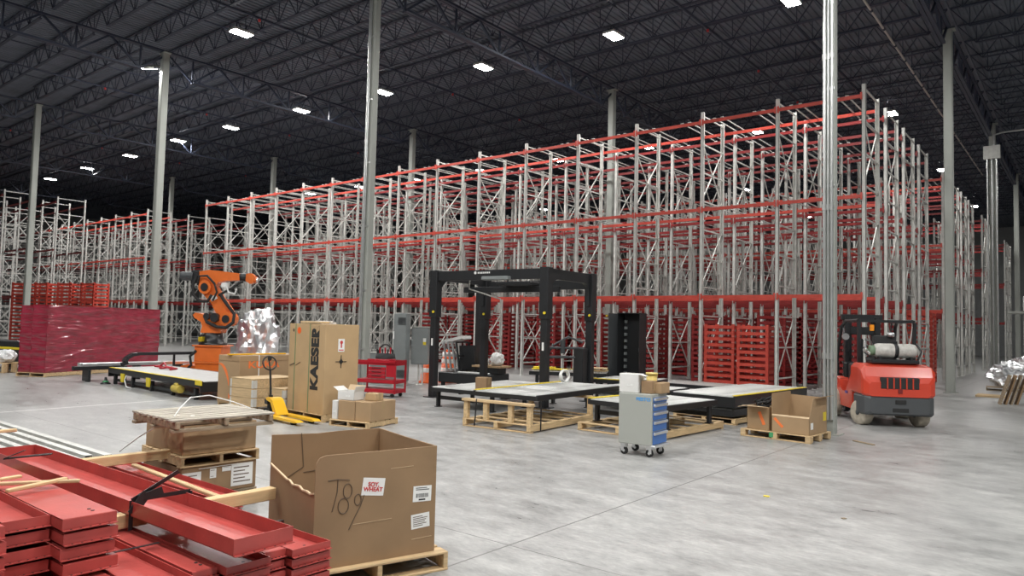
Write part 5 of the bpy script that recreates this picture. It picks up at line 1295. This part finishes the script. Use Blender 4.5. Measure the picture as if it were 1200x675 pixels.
# left edge machine and crate
t = thing('black_machine_base', 'black machine with yellow stripe at the far left photo edge', 'machine', (-31.0, 9.4, 0), .2)
MB().cbox((0, 0, .62), (2.6, 1.0, .8), .03).build('machine_frame', M_BLK, t); MB().cbox((0, -.52, .78), (2.6, .02, .08), .005).build('yellow_stripe', M_YEL, t)
a = MB()
for x in (-1.1, 1.1): a.box((x, -.35, .11), (.15, .15, .22)); a.box((x, .35, .11), (.15, .15, .22))
a.build('foot', M_BLK, t)
t = pallet('wooden_pallet', 'small pale pallet base at the left photo edge', .9, .8, (-29.3, 8.55, 0), .35, M_WOOD, h=.34, ns=3, blocks=True)
o = crumple('wrapped_roll', .30, M_PLAST, 31, (1.3, 1, .85), .2, 3); tag(o, 'white wrapped parcel with red print on the small pale pallet', 'parcel', loc=(-29.3, 8.55, .341))

# ================================================================ RIGHT EDGE
t = pallet('wooden_pallet', 'low brown pallet under the foil bundle at the right', 1.5, 1.0, (-2.55, 33.5, 0), .1, M_WOODD, h=.13)
foilblob('heap wrapped in silver foil on a pallet at the right', (-2.55, 33.6, .13), .50, (1.25, .8, 1.0), 12, 'foil_bundle', amp=.4, freq=2.4, sub=4)
foilblob('second foil heap behind the first, at the right', (-2.1, 36.4, 0), .55, (1.3, .8, 1.15), 17, 'foil_bundle', amp=.4, freq=2.4, sub=4)
for k in range(4):
    plank(['brown board leaning at the right edge, leftmost', 'second brown board leaning at the right edge', 'third brown board leaning at the right edge', 'brown board leaning nearest the dark frame'][k], (-2.15 + k * .13, 26.6 + .12 * k, .44), (.05, .45, .95), 0.2, [M_WOODD, M_CARDD][k % 2], tilt=(0, .30, 0), name='leaning_board')
for k in range(3): plank(['flat yellow-brown board on the floor at the right, lower', 'flat board on the floor at the right, middle', 'flat board on the floor at the right, upper'][k], (-2.75, 29.3 + k * .3, .03), (.9, .22, .06), .15 - .1 * k, M_WOOD, name='wooden_board')
t = thing('dark_steel_frame', 'dark blue-grey steel frame standing at the right photo edge', 'steel frame', (-1.22, 27.2, 0)); 
for z in (.3, .8, 1.4): MB().cbox((.3, 0, z), (1.0, .5, .06), .01).build('frame_shelf', M_ENC, t)
for x in (-.2, .8): MB().cbox((x, 0, .85), (.08, .5, 1.7), .01).build('frame_post', M_ENC, t)
t = thing('white_fixture', 'pale fixture on a grey stand at the far right', 'fixture', (-2.45, 42.5, 0)); MB().cbox((0, 0, 1.6), (.4, .4, 3.2), .02).build('stand_post', M_FGREY, t); MB().cbox((0, 0, 3.25), (1.6, .6, .12), .02).build('stand_top', M_FGREY, t); MB().cbox((.1, 0, 3.68), (.6, .4, .72), .04).build('white_box', M_WHITE, t)

# ================================================================ SMALL DEBRIS ON THE FLOOR
for k, (x, y, w_, d_, r, m_, lab, nm) in enumerate([(-1.72, 4.62, .13, .012, -.75, M_WHITE, 'thin white plastic strip on the floor at the bottom right', 'plastic_strip'),
        (-.55, 6.1, .06, .05, .4, M_WHITE, 'crumpled scrap of white paper on the floor at the bottom right', 'paper_scrap'),
        (-3.15, 8.95, .07, .06, .2, M_YEL, 'small yellowish scrap on the open floor at the centre right', 'paper_scrap'),
        (-2.15, 8.5, .05, .04, .9, M_WOODD, 'small brown scrap on the open floor right of centre', 'wood_scrap')]):
    a = MB(); a.cbox((0, 0, .004), (w_, d_, .008), .002)
    if 'crumpled' in lab: a.add([(-.03, -.02, .008), (.03, -.01, .008), (.0, .03, .03)], [(0, 1, 2)])
    tag(a.build(nm, m_), lab, 'floor debris', loc=(x, y, 0), rz=r)
plank('short brown board on the floor beside the near column', (-3.35, 14.6, .012), (.5, .06, .02), -.6, M_WOODD, name='wooden_board')
